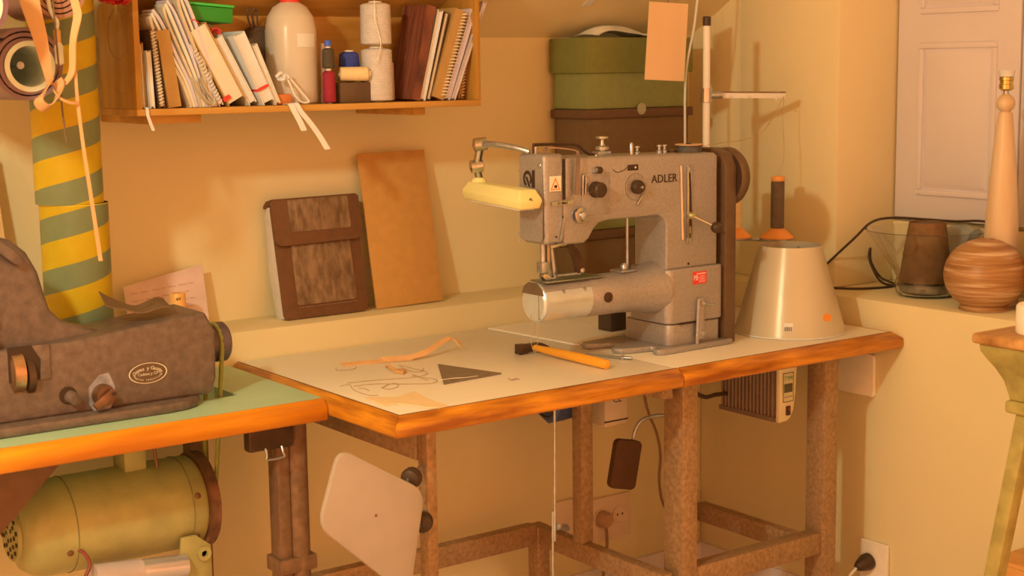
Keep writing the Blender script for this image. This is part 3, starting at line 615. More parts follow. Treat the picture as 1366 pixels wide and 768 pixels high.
for i in range(11):
    a = 2*PI*i/11; d = V(math.cos(a), math.sin(a), .15*math.cos(3*a)); p = V(-.284,.505,1.50)
    ribbon(bm, [p, p+d*.016+V(0,0,-.012-.006*rnd.random()), p+d*.032+V(0,0,-.004), p+d*.030+V(0,0,.012), p+d*.010+V(0,0,.016), p], (-d.y,d.x,0), .014, .0008, 3)
obj('loops', bm, mat('red_foil', (190,26,20), .25, .6, .1, 60), rb)
obj('hanger', tube(B(), [(-.284,.505,1.505),(-.284,.505,1.55),(-.284,.505,1.603)], .0012, 6), mat('red_foil', (190,26,20)), rb)
# ================================================================ wall shelf
SZ = 1.288
SHELF = wood('shelf_wood', (164,90,20), (190,112,36), .5, 9, 'X')
SHELFZ = wood('shelf_side_wood', (154,84,14), (176,102,30), .5, 9, 'Z')
sh = thing('wall_shelf', 'open orange-brown wooden crate shelf full of notebooks and thread on wall', 'shelf', (.15,.61,1.25))
obj('bottom_board', box(B(), -.245,.552,.52,.70,1.275,SZ), SHELF, sh, bev=.0015)
side = [(.70,SZ),(.52,SZ),(.52,1.583),(.70,1.478)]
obj('side_panel', prism(B(), side, fYZ, -.245,-.233), SHELFZ, sh, bev=.001)
obj('side_panel', prism(B(), side, fYZ, .540,.552), SHELFZ, sh, bev=.001)
obj('back_panel', box(B(), -.233,.540,.690,.70,SZ,1.474), SHELF, sh)
obj('top_panel', prism(B(), [(.70,1.476),(.52,1.582),(.52,1.572),(.70,1.466)], fYZ, -.233,.540), SHELF, sh)
for x0, x1 in ((-.21,-.10),(.395,.425)): obj('support_batten', box(B(), x0,x1,.55,.799,1.258,1.2749), SHELF, sh, bev=.002)
bm = B(); lathe(bm, [(.048,0),(.0488,0),(.0488,.0006),(.048,.0006)], (-.2456,.60,1.43), (-1,0,0), 40, False); obj('ring_stain', bm, mat('ring_stain', (172,102,40), .5), sh)

def lean_frame(x, lean, y0):
    """base frame of a leaning book: thickness, depth, height axes; lean > 0 = top to the left"""
    s, c = math.sin(lean), math.cos(lean)
    return Matrix(((c,0,-s,x),(0,1,0,y0),(s,0,c,SZ+.0008),(0,0,0,1)))
def book(name, lab, x, lean, th, h, y0, dep, cov, pag, spine='back', cat='book', cth=.0022, extra=None):
    if lean < 0: M = lean_frame(x, lean, y0); M.translation.z += th*math.sin(-lean)
    else: M = lean_frame(x, lean, y0)
    t = thing(name, lab, cat, M @ V(th/2,dep/2,0), 'books and notebooks on the wall shelf')
    obj('cover', box(B(), 0,cth,0,dep,0,h, M), cov, t); obj('cover', box(B(), th-cth,th,0,dep,0,h, M), cov, t)
    if spine == 'back': obj('spine', box(B(), cth,th-cth,dep-cth,dep,0,h, M), cov, t)
    elif spine == 'front': obj('spine', box(B(), cth,th-cth,0,cth,0,h, M), cov, t)
    i = .003
    obj('pages', box(B(), cth,th-cth,(cth if spine == 'front' else i),(dep-cth if spine == 'back' else dep-i),i,h-i, M), pag, t)
    return t, M
def spiral(t, M, x, y, z0, z1, r, n, m_, axis='z', w=.0011):
    bm = B(); P = []
    for i in range(n*8+1):
        a = 2*PI*i/8; k = z0+(z1-z0)*i/(n*8)
        P.append(M @ (V(x+r*math.cos(a), y+r*math.sin(a), k) if axis == 'z' else V(x+r*math.cos(a), k, y+r*math.sin(a))))
    tube(bm, P, w, 5, 1); return obj('spiral_binding', bm, m_, t)
KRAFT = mat('kraft_card', (176,108,44), .8, 0, .08, 30, .1, 200)
OCHRE = mat('ochre_cover', (168,104,40), .7, 0, .06, 30)
LILAC = mat('lilac_paper', (196,146,106), .7, 0, .04, 25)
DUST = mat('dusty_paper', (190,136,80), .8, 0, .10, 40)
BLKC = mat('black_cover', (88,52,24), .5, 0, .1, 40)
WIRE = mat('white_wire', (220,172,110), .4)
REDW = mat('red_wire', (190,48,30), .4)
R_ = math.radians
book('booklet', 'thin cream booklet standing first at the left shelf side', -.2315, R_(1), .006, .105, .53,.08, CREAMP, CREAMP, cat='booklet', cth=.0012)
book('booklet', 'thin brown booklet standing second from the left shelf side', -.2240, R_(1.5), .008, .125, .54,.09, KRAFT, DUST, cat='booklet', cth=.0012)
book('booklet', 'pale booklet with white foot standing third from the left shelf side', -.2140, R_(2), .009, .110, .528,.09, WHITEP, CREAMP, cat='booklet', cth=.0012)
t, M = book('notebook', 'narrow black notebook with white wire spiral beside the brown board', -.1955, R_(5), .012, .150, .53,.09, BLKC, DUST, 'none', 'notebook')
spiral(t, M, .006, 0, .006, .145, .0045, 22, WIRE)
book('folder', 'upright orange-brown folder with plain board covers, left of the papers', -.1760, R_(7), .026, .148, .53,.10, OCHRE, KRAFT, 'front', 'folder')
# bundle of folded papers
t = thing('paper_bundle', 'thick bundle of crumpled folded papers leaning left on the shelf', 'papers', (-.10,.58,SZ+.001))
rnd = random.Random(11)
for i in range(9):
    b0 = -.128+.0065*i; top = -.205+.0095*i; bulge = -.018+.004*i; hh = .175+.006*i; wy = rnd.uniform(-.006,.006)
    pts = [(b0,0,SZ+.001),(b0-.012+bulge*.3,0,SZ+.05),(b0*.55+top*.45+bulge*.6,0,SZ+.10),(top+.006,0,SZ+hh*.86),(top-.006*(i%3),0,SZ+hh)]
    P = smooth_path(pts, 5); N = len(P)
    
    def f(u, v, P=P, N=N, wy=wy):
        x = u*(N-1); k = min(int(x), N-2); q = P[k].lerp(P[k+1], x-k); return V(q.x, .532+wy*.6+.050*v, q.z)
    obj('sheet', sheet(B(), f, (.0052 if i % 2 else .0062), N-1, 1), (DUST, CREAMP, LILAC)[i % 3], t)
bm = B(); ribbon(bm, [(-.128,.534,1.345),(-.118,.528,1.32),(-.100,.526,1.297),(-.090,.526,1.294),(-.088,.528,1.303),(-.100,.531,1.318),(-.112,.534,1.345)], (0,1,0), .03, .0012, 4); obj('folded_corner', bm, DUST, t)
t, M = book('notebook', 'slim notebook with pale wire spiral edge next to the crumpled papers', -.0700, R_(26), .010, .135, .53,.10, LILAC, CREAMP, 'none', 'notebook')
spiral(t, M, .005, 0, .004, .120, .0050, 16, WIRE)
t, M = book('notebook', 'thick ochre covered sketchbook with red spiral along its top', -.0500, R_(28), .040, .165, .53,.11, OCHRE, CREAMP, 'none', 'notebook')
spiral(t, M, .014, .170, .002, .108, .0125, 15, REDW, 'y', .0014)
obj('elastic_band', box(B(), -.004,.012,-.002,.06,.012,.020, M), REDL, t)
t, M = book('notebook', 'pale page sketchbook with red spiral, between ochre sketchbook and white books', .0000, R_(28), .018, .150, .54,.10, CREAMP, WHITEP, 'none', 'notebook')
spiral(t, M, .009, .155, .002, .098, .0125, 14, REDW, 'y', .0014)
t, M = book('book', 'white page block book closed by red elastic band', .0270, R_(24), .026, .150, .53,.10, WHITEP, WHITEP, 'none')
obj('elastic_band', box(B(), -.0005,.0265,-.0012,.10,.030,.035, M), REDL, t)
book('book', 'thin cream book leaning against the white elastic bound book', .0560, R_(22), .012, .128, .535,.10, CREAMP, WHITEP, 'none')
M = Matrix.Translation(V(-.105,.565,1.4575)) @ Matrix.Rotation(R_(4), 4, 'Y')
t = thing('file_box', 'bright green plastic file box lying over the notebooks', 'box', (-.07,.61,1.452))
GREENP = mat('green_plastic', (44,104,22), .4, 0, .05, 20)
obj('body', box(B(), -.012,.088,0,.095,-.0,.030, M), GREENP, t, bev=.003)
obj('lid', box(B(), -.014,.090,-.002,.097,.0305,.036, M), mat('green_plastic_lid', (66,140,40), .4), t, bev=.002)
bm = B(); M = Matrix.Translation(V(.012,.640,SZ+.006)) @ Matrix.Rotation(R_(-24), 4, 'Y'); box(bm, -.030,.026,0,.004,0,.178, M)
single('envelope', bm, mat('tan_envelope', (196,134,76), .8), 'tan card envelope standing behind the white books', 'envelope')
# black pouch with cord loops
t = thing('camera_pouch', 'small black zip pouch with cord loops standing at mid shelf', 'pouch', (.085,.66,SZ))
bm = B(); prism(bm, rrect(.062,.160,.024,5,.085,SZ+.081), fXZ, .640,.684); obj('body', bm, mat('black_nylon', (78,48,24), .7, 0, .1, 60, .2, 300), t, bev=.008, seg=3)
obj('zip', tube(B(), [(.062,.639,1.33),(.062,.639,1.42),(.070,.639,1.438),(.085,.639,1.442),(.100,.639,1.438),(.108,.639,1.42),(.108,.639,1.33)], .0015, 6), BLKC, t)
for dx in (0,.010): obj('cord_loop', tube(B(), [(.066+dx,.65,1.445),(.056+dx,.645,1.465),(.052+dx,.64,1.48),(.060+dx,.64,1.484),(.066+dx,.645,1.475),(.070+dx,.65,1.45)], .0022, 7), BLKC, t)
# translucent jug
t = thing('plastic_bottle', 'large cloudy plastic bottle with red cap and white label', 'bottle', (.132,.615,SZ))
CLOUD = mat('cloudy_plastic', (226,172,122), .25, 0, .03, 10, 0, 5, .5, alpha=.55)
obj('body', lathe(B(), [(.046,0),(.052,.004),(.053,.02),(.053,.150),(.048,.178),(.036,.198),(.020,.208),(.018,.212)], (.132,.605,SZ+.0008), (0,0,1), 36), CLOUD, t)
obj('cap', lathe(B(), [(.021,0),(.021,.018),(.019,.020),(0,.020)], (.132,.605,SZ+.2085), (0,0,1), 24), REDL, t)
bm = B(); n = 10; ring = []
for i in range(n+1):
    a = R_(-104+50*i/n); ring.append((V(.132+.0535*math.cos(a), .605+.0535*math.sin(a), 1.405), V(.132+.0535*math.cos(a), .605+.0535*math.sin(a), 1.432)))
for p, q in zip(ring, ring[1:]): bm.faces.new([bm.verts.new(c) for c in (p[0],q[0],q[1],p[1])])
bmesh.ops.remove_doubles(bm, verts=bm.verts, dist=1e-6); obj('label', bm, WHITEP, t)
t = thing('cord_hank', 'knotted hank of thick white cord before the cloudy bottle', 'cord', (.085,.535,SZ))
obj('knot', tube(B(), [(.060,.537,1.345),(.067,.530,1.353),(.075,.536,1.347),(.066,.540,1.341),(.072,.528,1.340),(.080,.534,1.350),(.085,.530,1.341)], .0035, 7), WHITEP, t)
obj('loop', tube(B(), [(.080,.534,1.348),(.088,.530,1.328),(.098,.528,1.305),(.112,.527,1.293),(.126,.527,1.293),(.124,.528,1.300),(.110,.530,1.316),(.092,.532,1.338),(.082,.535,1.350)], .0022, 7), WHITEP, t)
single('wood_block', box(B(), .055,.100,.545,.575,SZ+.0006,SZ+.022), mat('orange_block', (196,92,30), .6), 'small orange wooden block lying behind the white cord', 'block', bev=.004)
# thread spools
def spool(lab, base, r, h, thread, d=(0,0,1), core=None, group='thread spools on the wall shelf', taper=.92):
    t = thing('thread_spool', lab, 'spool', base, group)
    bm = B(); n = max(8, int(h/.0035)); prof = [(r*.55,0),(r*.9,.001)]
    for i in range(n):
        k = .003+(h-.006)*i/n; q = 1-(1-taper)*i/n
        prof += [(r*q,k),(r*q*.965,k+(h-.006)/n*.5)]
    prof += [(r*taper*.8,h-.002),(r*.42,h)]
    obj('winding', lathe(bm, prof, base, d, 24), thread, t)
    obj('core', lathe(B(), [(r*.42,-.0015),(r*.42,h+.003),(r*.28,h+.003),(r*.28,-.0015),(r*.42,-.0015)], base, d, 16, False), core or CREAMP, t)
    return t
T_RED = mat('red_thread', (136,22,24), .7, 0, .1, 80); T_BLK = mat('black_thread', (70,46,22), .7, 0, .1, 80)
T_BLUE = mat('blue_thread', (50,50,78), .7, 0, .1, 80); T_CREAM = mat('cream_thread', (212,148,76), .7, 0, .05, 80)
T_WHITE = mat('white_thread', (194,146,98), .7, 0, .04, 80); T_PINK = mat('pink_thread', (202,132,86), .7, 0, .05, 80)
spool('dark red thread spool standing before the cloudy bottle', V(.187,.548,SZ+.002), .0142,.066, T_RED)
spool('black thread spool stacked on the dark red spool', V(.187,.548,SZ+.0725), .0135,.042, T_BLK)
single('marker_pen', lathe(B(), [(.006,0),(.006,.020),(.0045,.022),(.0045,.12),(.004,.124),(0,.124)], (.203,.60,SZ+.0008), (0,0,1), 14), mat('clear_blue_pen', (190,140,96), .3), 'slim pale marker pen standing behind the black spool', 'pen')
single('blue_cap', lathe(B(), [(.007,0),(.007,.010),(.005,.012),(0,.012)], (.187,.548,SZ+.1185), (0,0,1), 14), mat('blue_plastic', (58,72,120), .4), 'tiny blue cap on top of the black spool', 'cap')
single('black_box', box(B(), (.212),.286,.545,.620,SZ+.0006,1.331), BLKC, 'small black cardboard box under the cream and blue spools', 'box', bev=.002)
spool('blue thread spool standing behind the cream spool on black box', V(.262,.592,1.3332), .0245,.062, T_BLUE, taper=.85)
spool('cream thread spool lying on its side on the black box', V(.222,.566,1.3485), .0152,.064, T_CREAM, (.93,-.36,0), taper=1.0)
spool('big white thread spool standing on the shelf bottom', V(.3135,.565,SZ+.0022), .0345,.112, T_WHITE, taper=.97)
spool('big white thread spool stacked on the other white spool', V(.3135,.565,SZ+.121), .0335,.088, T_WHITE, taper=.97)
spool('small pink thread spool right of the white spools', V(.360,.600,SZ+.002), .0165,.085, T_PINK)
bm = B(); tube(bm, [(.292,.532,1.50),(.290,.528,1.46),(.296,.528,1.44),(.302,.527,1.41),(.294,.525,1.385),(.286,.524,1.372)], .0010, 5); single('thread_end', bm, WIRE, 'loose white thread end hanging down the white spools', 'thread')
# notebooks leaning right
book('notebook', 'dark red and black patterned notebook leaning right', .379, R_(-13), .020, .205, .53,.10, mat('red_black_marbled', (70,30,14), .5, 0, .5, 14, 0, 10, .4, (1,14,.7), (136,60,28)), CREAMP, 'front', 'notebook')
book('notebook', 'white page notebook leaning on the dark patterned one', .402, R_(-15), .014, .198, .535,.10, WHITEP, WHITEP, 'none', 'notebook')
book('notebook', 'narrow cream notebook leaning third in the right-hand row', .4185, R_(-16), .010, .196, .535,.10, BLKC, CREAMP, 'none', 'notebook', .0012)
t, M = book('notebook', 'kraft cover sketchbook with cream wire spiral in the right-hand row', .431, R_(-19), .030, .200, .53,.10, OCHRE, KRAFT, 'front', 'notebook')
spiral(t, M, .027, -.001, .006, .196, .0062, 26, WIRE)
book('notebook', 'lilac white ring notebook leaning beyond the kraft sketchbook', .466, R_(-21), .013, .222, .533,.10, LILAC, LILAC, 'none', 'notebook')
book('notebook', 'thin grey-white notebook leaning outermost to the right', .4825, R_(-22.5), .009, .228, .53,.10, mat('grey_white_card', (190,138,92), .6), LILAC, 'none', 'notebook', .0012)
t, M = book('notebook', 'small kraft notebook with spiral leaning at the right shelf side', .519, R_(-8), .010, .105, .56,.09, KRAFT, OCHRE, 'none', 'notebook')
spiral(t, M, .009, 0, .004, .100, .004, 14, WIRE)
# tapes hanging over the front edge
def tape(lab, pts, w, wv=(.9,-.3,.1)):
    bm = B(); ribbon(bm, pts, wv, w, .0012); single('cotton_tape', bm, WHITEP, lab, 'tape', 'white tapes hanging off the shelf')
tape('long white tape curling down from the shelf front', [(.088,.535,SZ+.003),(.092,.519,SZ+.003),(.100,.514,1.276),(.120,.512,1.252),(.140,.511,1.225),(.158,.510,1.196)], .012)
tape('short white tape beside the long one at the shelf front', [(.078,.535,SZ+.002),(.081,.519,SZ+.002),(.086,.514,1.276),(.097,.513,1.256),(.106,.512,1.236)], .012)
tape('tiny pointed white tape at the left end of the shelf', [(-.226,.535,SZ+.002),(-.226,.519,SZ+.002),(-.226,.515,1.276),(-.222,.514,1.262),(-.217,.513,1.247)], .006)
# ================================================================ things on the back ledge
BORD = mat('brown_suede_border', (102,52,20), .75, 0, .1, 50, .3, 250)
FUR = mat('brindle_cowhide', (98,56,24), .7, 0, 0, 70, .8, 300, .3, (1,1,.4), (142,88,44))
BAG = thing('hide_pouch', 'brown cowhide flap pouch with dark leather borders leaning on wall', 'pouch', (.25,.73,LEDGE))
M = Matrix.Translation(V(.146,.706,LEDGE+.001)) @ Matrix.Rotation(R_(-10.5), 4, 'X') @ Matrix.Rotation(R_(-.5), 4, 'Y')
fb = lambda u, v, w: M @ V(u, w, v)
bm = B()
prism(bm, [(.004,.003),(.040,.003),(.054,.10),(.040,.235),(.020,.256),(.004,.250)], lambda u, v, w: M @ V(w, u, v), .002,.212); obj('gusset', bm, mat('pale_gusset', (196,146,96), .7, 0, .06, 30), BAG, bev=.004)
obj('front_panel', prism(B(), rrect(.216,.256,.012,4,.108,.128), fb, -.001,.004), BORD, BAG, bev=.0015)
obj('fur_panel', prism(B(), rrect(.150,.165,.006,3,.112,.112), fb, -.004,-.001), FUR, BAG, bev=.001)
fl = obj('flap', prism(B(), [(-.004,.262),(-.004,.176),(.002,.166),(.012,.162),(.200,.164),(.214,.168),(.219,.178),(.219,.262),(.212,.267),(.004,.267)], fb, -.014,-.005), BORD, BAG, bev=.003)
obj('flap_fur', prism(B(), rrect(.152,.072,.004,3,.112,.227), fb, -.0165,-.0135), FUR, fl, bev=.001)
obj('flap_top', prism(B(), [(-.014,.255),(.034,.250),(.034,.257),(.018,.266),(-.010,.267)], lambda u, v, w: M @ V(w, u, v), .0,.214), BORD, fl, bev=.002)
STCH = mat('tan_stitch', (150,96,54), .7)
bm = B()
for i in range(22):
    a = .040+.0068*i; box(bm, a, a+.004, -.0045,-.0038,.024,.0252, M)
s_ = obj('stitching', bm, STCH, BAG); s_['kind'] = 'stuff'
bm = B(); M2 = Matrix.Translation(V(.386,.712,LEDGE+.001)) @ Matrix.Rotation(R_(-9.5), 4, 'X') @ Matrix.Rotation(R_(-1), 4, 'Y'); box(bm, 0,.182,0,.005,0,.358, M2)
single('cardboard_sheet', bm, mat('brown_cardboard', (186,108,38), .85, 0, .05, 40, .15, 150), 'plain brown cardboard rectangle leaning on the wall beside the hide pouch', 'cardboard', bev=.001)
# note card and orange tin behind the old machine
t = thing('note_card', 'pinkish note card with faint handwriting leaning behind the old machine', 'card', (-.11,.75,LEDGE))
M3 = Matrix.Translation(V(-.192,.742,LEDGE+.001)) @ Matrix.Rotation(R_(-9), 4, 'X') @ Matrix.Rotation(R_(-2.5), 4, 'Y')
obj('card', prism(B(), [(0,0),(.178,0),(.182,.128),(.0,.104)], lambda u, v, w: M3 @ V(u, w, v), 0,.0016), mat('pink_card', (206,140,92), .8), t)
bm = B(); rnd = random.Random(5)
for r in range(4):
    x = .014
    while x < .145:
        w = rnd.uniform(.006,.020); z = .086-.016*r+.006*x/.15
        box(bm, x, x+w, -.0008,-.0001, z, z+.0012, M3); x += w+rnd.uniform(.003,.008)
h_ = obj('handwriting', bm, mat('faint_ink', (176,106,66), .8), t); h_['kind'] = 'stuff'
t = thing('small_tin', 'small orange cylinder tin standing before the note card', 'tin', (-.108,.688,LEDGE))
obj('tin', lathe(B(), [(.0165,0),(.0165,.088),(.0155,.090),(0,.090)], (-.108,.688,LEDGE+.0006), (0,0,1), 28), mat('orange_tin', (232,134,52), .4, .1), t)
obj('tin_marks', text_bm('AV', .009, front_M(-.114,.6708,LEDGE+.080), .0003), INK, t)
# stack of boxes in the corner
def stack_box(lab, z0, z1, lid, dx, cb, cl):
    t = thing('storage_box', lab, 'box', (1.12,.715,z0), 'storage boxes stacked in the corner')
    x0, x1, y0, y1 = .955+dx, 1.285+dx, .644, .782
    obj('box_body', box(B(), x0,x1,y0,y1,z0+.0006,z1-.006), cb, t, bev=.004)
    obj('lid', box(B(), x0-.009,x1+.009,y0-.007,y1+.004,z1-lid,z1), cl, t, bev=.003)
GB, GL = mat('olive_green_board', (122,96,36), .7, 0, .05, 60), mat('dark_green_board', (112,86,26), .7, 0, .05, 60)
BB_, BL = mat('brown_board', (100,58,22), .75, 0, .06, 60), mat('dark_brown_board', (92,50,20), .75, 0, .06, 60)
stack_box('brown storage box at the bottom of the corner stack', LEDGE,.957,.022, -.004, BB_, BL)
stack_box('green storage box second from the bottom, seen under the machine arm', .957,1.104,.022, 0, GB, GL)
stack_box('brown storage box directly beneath the top green box', 1.104,1.253,.022, .002, BB_, BL)
stack_box('green storage box with deep lid on top of the corner stack', 1.253,1.427,.086, 0, GB, GL)
single('clear_sticker', lathe(B(), [(.0145,0),(.0145,.0006),(0,.0006)], (1.120,.6362,1.252), (0,-1,0), 24), mat('clear_tape', (150,112,60), .3), 'round translucent sticker joining the two upper boxes', 'sticker')
def f(u, v):
    return V(1.0+.20*u, .66+.09*v, 1.4285+.004+.026*math.sin(PI*min(1,u*1.35))**.6*math.sin(PI*(.15+.75*v))+.003*math.sin(9*u+3*v))
single('white_cloth', sheet(B(), f, .004, 16, 8), mat('white_cotton', (214,164,110), .9), 'white folded cloth lying on the green top box', 'cloth')
# hanging tag, white cord, ceiling tab
t = thing('leather_swatch', 'pale tan swatch card hanging on a string before the corner boxes', 'swatch', (1.08,.50,1.32))
bm = B(); prism(bm, [(1.027,1.507),(1.150,1.503),(1.137,1.319),(1.012,1.325)], fXZ, .4995,.5015)
m_ = wood('ringed_tan_card', (218,142,74), (224,150,82), .7, 5, 'Z'); obj('card', bm, m_, t)
obj('hanger', cyl(B(), (1.085,.5005,1.50),(1.085,.5005,1.604),.0008, n=6), INK, t)
bm = B(); tube(bm, [(1.186,.50,1.602),(1.183,.50,1.54),(1.178,.50,1.50),(1.172,.505,1.44),(1.158,.51,1.37),(1.150,.51,1.30),(1.150,.51,1.20),(1.152,.51,1.0),(1.152,.51,.85),(1.15,.52,.757),(1.18,.55,.7535)], .0028, 8)
single('white_cable', bm, WHITEP, 'thin white cable hanging from the ceiling to the table behind machine', 'cable')
bm = B(); box(bm, .962,.985,-.013,.013,-.0006,.0006, Matrix.Translation(V(0,.663,ceil_z(.663)-.0012)) @ Matrix.Rotation(-math.atan(.59), 4, 'X'))
single('paper_tab', bm, WHITEP, 'tiny white paper tab stuck to the sloping ceiling', 'tab')

# ================================================================ thread stand
t = thing('thread_stand', 'white thread stand pole with black cap and swing arm behind machine', 'thread stand', (1.117,.40,.7505))
WPOLE = mat('white_enamel_pole', (214,164,108), .35, 0, .03, 20)
obj('base', lathe(B(), [(.035,0),(.035,.006),(.012,.012),(.012,.02)], (1.117,.40,.7506), (0,0,1), 28), STEEL, t)
obj('pole', cyl(B(), (1.117,.40,.765),(1.117,.40,1.455),.0085), WPOLE, t)
obj('cap', lathe(B(), [(.0098,0),(.0098,.020),(.008,.022),(0,.022)], (1.117,.40,1.448), (0,0,1), 20), BLACKP, t)
cl = obj('clamp', lathe(B(), [(.014,-.016),(.014,.016)], (1.117,.40,1.287), (0,0,1), 24), CHROME, t)
obj('clamp_screw', cyl(B(), (1.125,.395,1.287),(1.152,.385,1.287),.009), STEEL, cl)
u = V(1.325-1.13,.348-.395,-.004).normalized(); vz = V(0,0,1); w_ = u.cross(vz).normalized()
Ma = Matrix(((u.x,w_.x,0,1.135),(u.y,w_.y,0,.394),(u.z,w_.z,1,1.286),(0,0,0,1)))
arm = obj('swing_arm', box(B(), 0,.196,-.0015,.0015,-.007,.007, Ma), WPOLE, t, bev=.001)
obj('arm_edge', box(B(), 0,.197,-.004,.004,.0065,.009, Ma), RUST, arm)
for k in (.045,.095,.170): obj('thread_eye', lathe(B(), [(.003,0),(.003,.003),(.0015,.003)], Ma @ V(k,.0015,-.002 if k < .15 else -.010), -w_*-1, 10), WHITEP, arm)
low = obj('lower_arm', tube(B(), [(1.117,.40,.937),(1.16,.395,.936),(1.226,.40,.936),(1.26,.36,.936),(1.287,.33,.936)], .004, 8), STEEL, t)
for x, y in ((1.287,.33),(1.222,.408)):
    pl_ = obj('spool_plate', lathe(B(), [(.0,0),(.043,0),(.043,.002),(0,.002)], (x,y,.9385), (0,0,1), 32), STEEL, t)
    obj('spool_pin', cyl(B(), (x,y,.94),(x,y,1.06),.003, n=10), STEEL, pl_)
ORNG = mat('orange_cone', (220,118,40), .5)
def cone_spool(lab, x, y, thread, r):
    t = thing('thread_cone', lab, 'spool', (x,y,.9406), 'spools on the thread stand')
    obj('cone_foot', lathe(B(), [(.040,0),(.040,.003),(.016,.024),(.012,.024)], (x,y,.9408), (0,0,1), 32), ORNG, t)
    prof = [(r*.9,.024)]
    for i in range(28): prof += [(r,.0245+.112*i/28),(r*.975,.0245+.112*(i+.5)/28)]
    prof += [(r*.9,.138)]
    obj('winding', lathe(B(), prof, (x,y,.9408), (0,0,1), 28), thread, t)
    obj('tube_end', lathe(B(), [(r*.98,.138),(r*.98,.149),(r*.6,.149),(r*.6,.138)], (x,y,.9408), (0,0,1), 24, False), ORNG, t)
cone_spool('dark grey-brown thread spool on orange cone foot above the lampshade', 1.287,.33, mat('taupe_thread', (100,68,40), .7, 0, .12, 90), .0165)
cone_spool('cream thread spool half hidden behind the hand wheel', 1.222,.408, T_CREAM, .0165)
THIN = mat('fine_thread', (170,114,62), .7)
def thread(lab, pts, r=.0006, m_=None, k=5): return single('sewing_thread', tube(B(), pts, r, 5, k), m_ or THIN, lab, 'thread', 'loose sewing threads')
thread('taut thread dropping from the swing arm end to the dark spool', [(1.322,.347,1.279),(1.318,.346,1.22),(1.322,.344,1.16),(1.312,.338,1.12),(1.290,.331,1.093)], .0007)
thread('slack thread running from the swing arm to the machine top', [(1.318,.345,1.279),(1.27,.33,1.235),(1.19,.29,1.20),(1.10,.25,1.188),(.99,.21,1.186),(.92,.20,1.182)], .0007)

# ================================================================ lampshade
LX, LY, LZ = 1.158,.163,.7508
SR = lambda z: .127+(.070-.127)*z/.198
t = thing('tapered_lampshade', 'white tapered lampshade in clear film standing on white table', 'lampshade', (LX,LY,LZ))
obj('shade', lathe(B(), [(.127,0),(.070,.198),(.0685,.198),(.1255,0),(.127,0)], (LX,LY,LZ), (0,0,1), 64, False), mat('white_shade_film', (186,136,80), .25, 0, .02, 10, .15, 25, .5), t, sharp=60)
obj('rim', lathe(B(), [(.1278,0),(.1276,.003),(.125,.003),(.125,0),(.1278,0)], (LX,LY,LZ), (0,0,1), 64, False), WHITEP, t)
obj('fitting_ring', tube(B(), [(LX+.02*math.cos(a),LY+.02*math.sin(a),LZ+.18) for a in [2*PI*i/16 for i in range(16)]], .0015, 6, 1, True), STEEL, t)
for i in range(3):
    a = 2*PI*i/3+.5; obj('spoke', cyl(B(), (LX+.02*math.cos(a),LY+.02*math.sin(a),LZ+.18),(LX+.0725*math.cos(a),LY+.0725*math.sin(a),LZ+.187),.0013, n=8), STEEL, t)
def patch(phi0, phi1, z0, z1, off=.0006, n=6, el=False):
    bm = B(); g = [[bm.verts.new(V(LX+(SR(z0+(z1-z0)*j/n)+off)*math.cos(R_(phi0+(phi1-phi0)*i/n)), LY+(SR(z0+(z1-z0)*j/n)+off)*math.sin(R_(phi0+(phi1-phi0)*i/n)), LZ+z0+(z1-z0)*j/n)) for j in range(n+1)] for i in range(n+1)]
    for i in range(n):
        for j in range(n):
            if el and (i in (0,n-1)) and (j in (0,n-1)): continue
            bm.faces.new([g[i][j],g[i+1][j],g[i+1][j+1],g[i][j+1]])
    return bm
obj('price_sticker', patch(-97,-84,.036,.052, el=True), mat('orange_sticker', (226,112,28), .5), t)
bc = obj('barcode_label', patch(-143,-133,.018,.036), WHITEP, t)
bm = B()
for i in range(9):
    a = -142+.95*i; b2 = patch(a, a+.4+.25*(i % 2), .019,.028, .0009, 1); me = bpy.data.meshes.new('t'); b2.to_mesh(me); b2.free(); bm.from_mesh(me); bpy.data.meshes.remove(me)
k_ = obj('barcode_bars', bm, INK, bc); k_['kind'] = 'stuff'

# ================================================================ window sill things
t = thing('glass_bowl', 'flared clear glass bowl standing on the window sill', 'bowl', (1.485,.04,LEDGE))
BX, BY = 1.485,.040
prof = [(0,.002),(.060,.002),(.069,.010),(.071,.026),(.068,.046),(.080,.068),(.142,.156),(.1385,.157),(.0765,.070),(.0645,.047),(.0675,.026),(.065,.012),(.057,.006),(0,.006)]
obj('bowl', lathe(B(), prof, (BX,BY,LEDGE), (0,0,1), 56, False), GLASS, t, sharp=70)
t = thing('dark_shade', 'small dark brown fabric lampshade standing inside the glass bowl', 'lampshade', (BX,BY,LEDGE+.03))
obj('shade', lathe(B(), [(.056,.0),(.063,.004),(.042,.142),(.040,.142),(.060,.003)], (BX,BY,LEDGE+.032), (0,0,1), 40), mat('dark_brown_fabric', (118,66,25), .8, 0, .15, 60, .3, 300), t)
obj('top_disc', lathe(B(), [(.0405,.138),(0,.138)], (BX,BY,LEDGE+.032), (0,0,1), 32, False), BLKC, t)
single('gravel_base', lathe(B(), [(.050,0),(.062,.006),(.064,.020),(.058,.023),(0,.024)], (BX,BY,LEDGE+.0068), (0,0,1), 36), mat('dusty_gravel', (146,104,58), .9, 0, .35, 70, .6, 120), 'dusty gravel layer at the bottom of the glass bowl', 'gravel')
def f(u, v):
    a = -PI*.5+2.0*u; r = .088+.035*v+.006*math.sin(7*u+5*v)
    return V(BX+r*math.cos(a)*.9, BY+r*math.sin(a), LEDGE+.080+.075*v+.010*math.sin(11*u)*math.cos(6*v))
single('clear_wrap', sheet(B(), f, .0015, 18, 8), mat('crumpled_clear_film', (206,160,110), .15, 0, .1, 30, .5, 40, .5, trans=.7, ior=1.1), 'crumpled clear plastic film stuffed in the glass bowl', 'film')
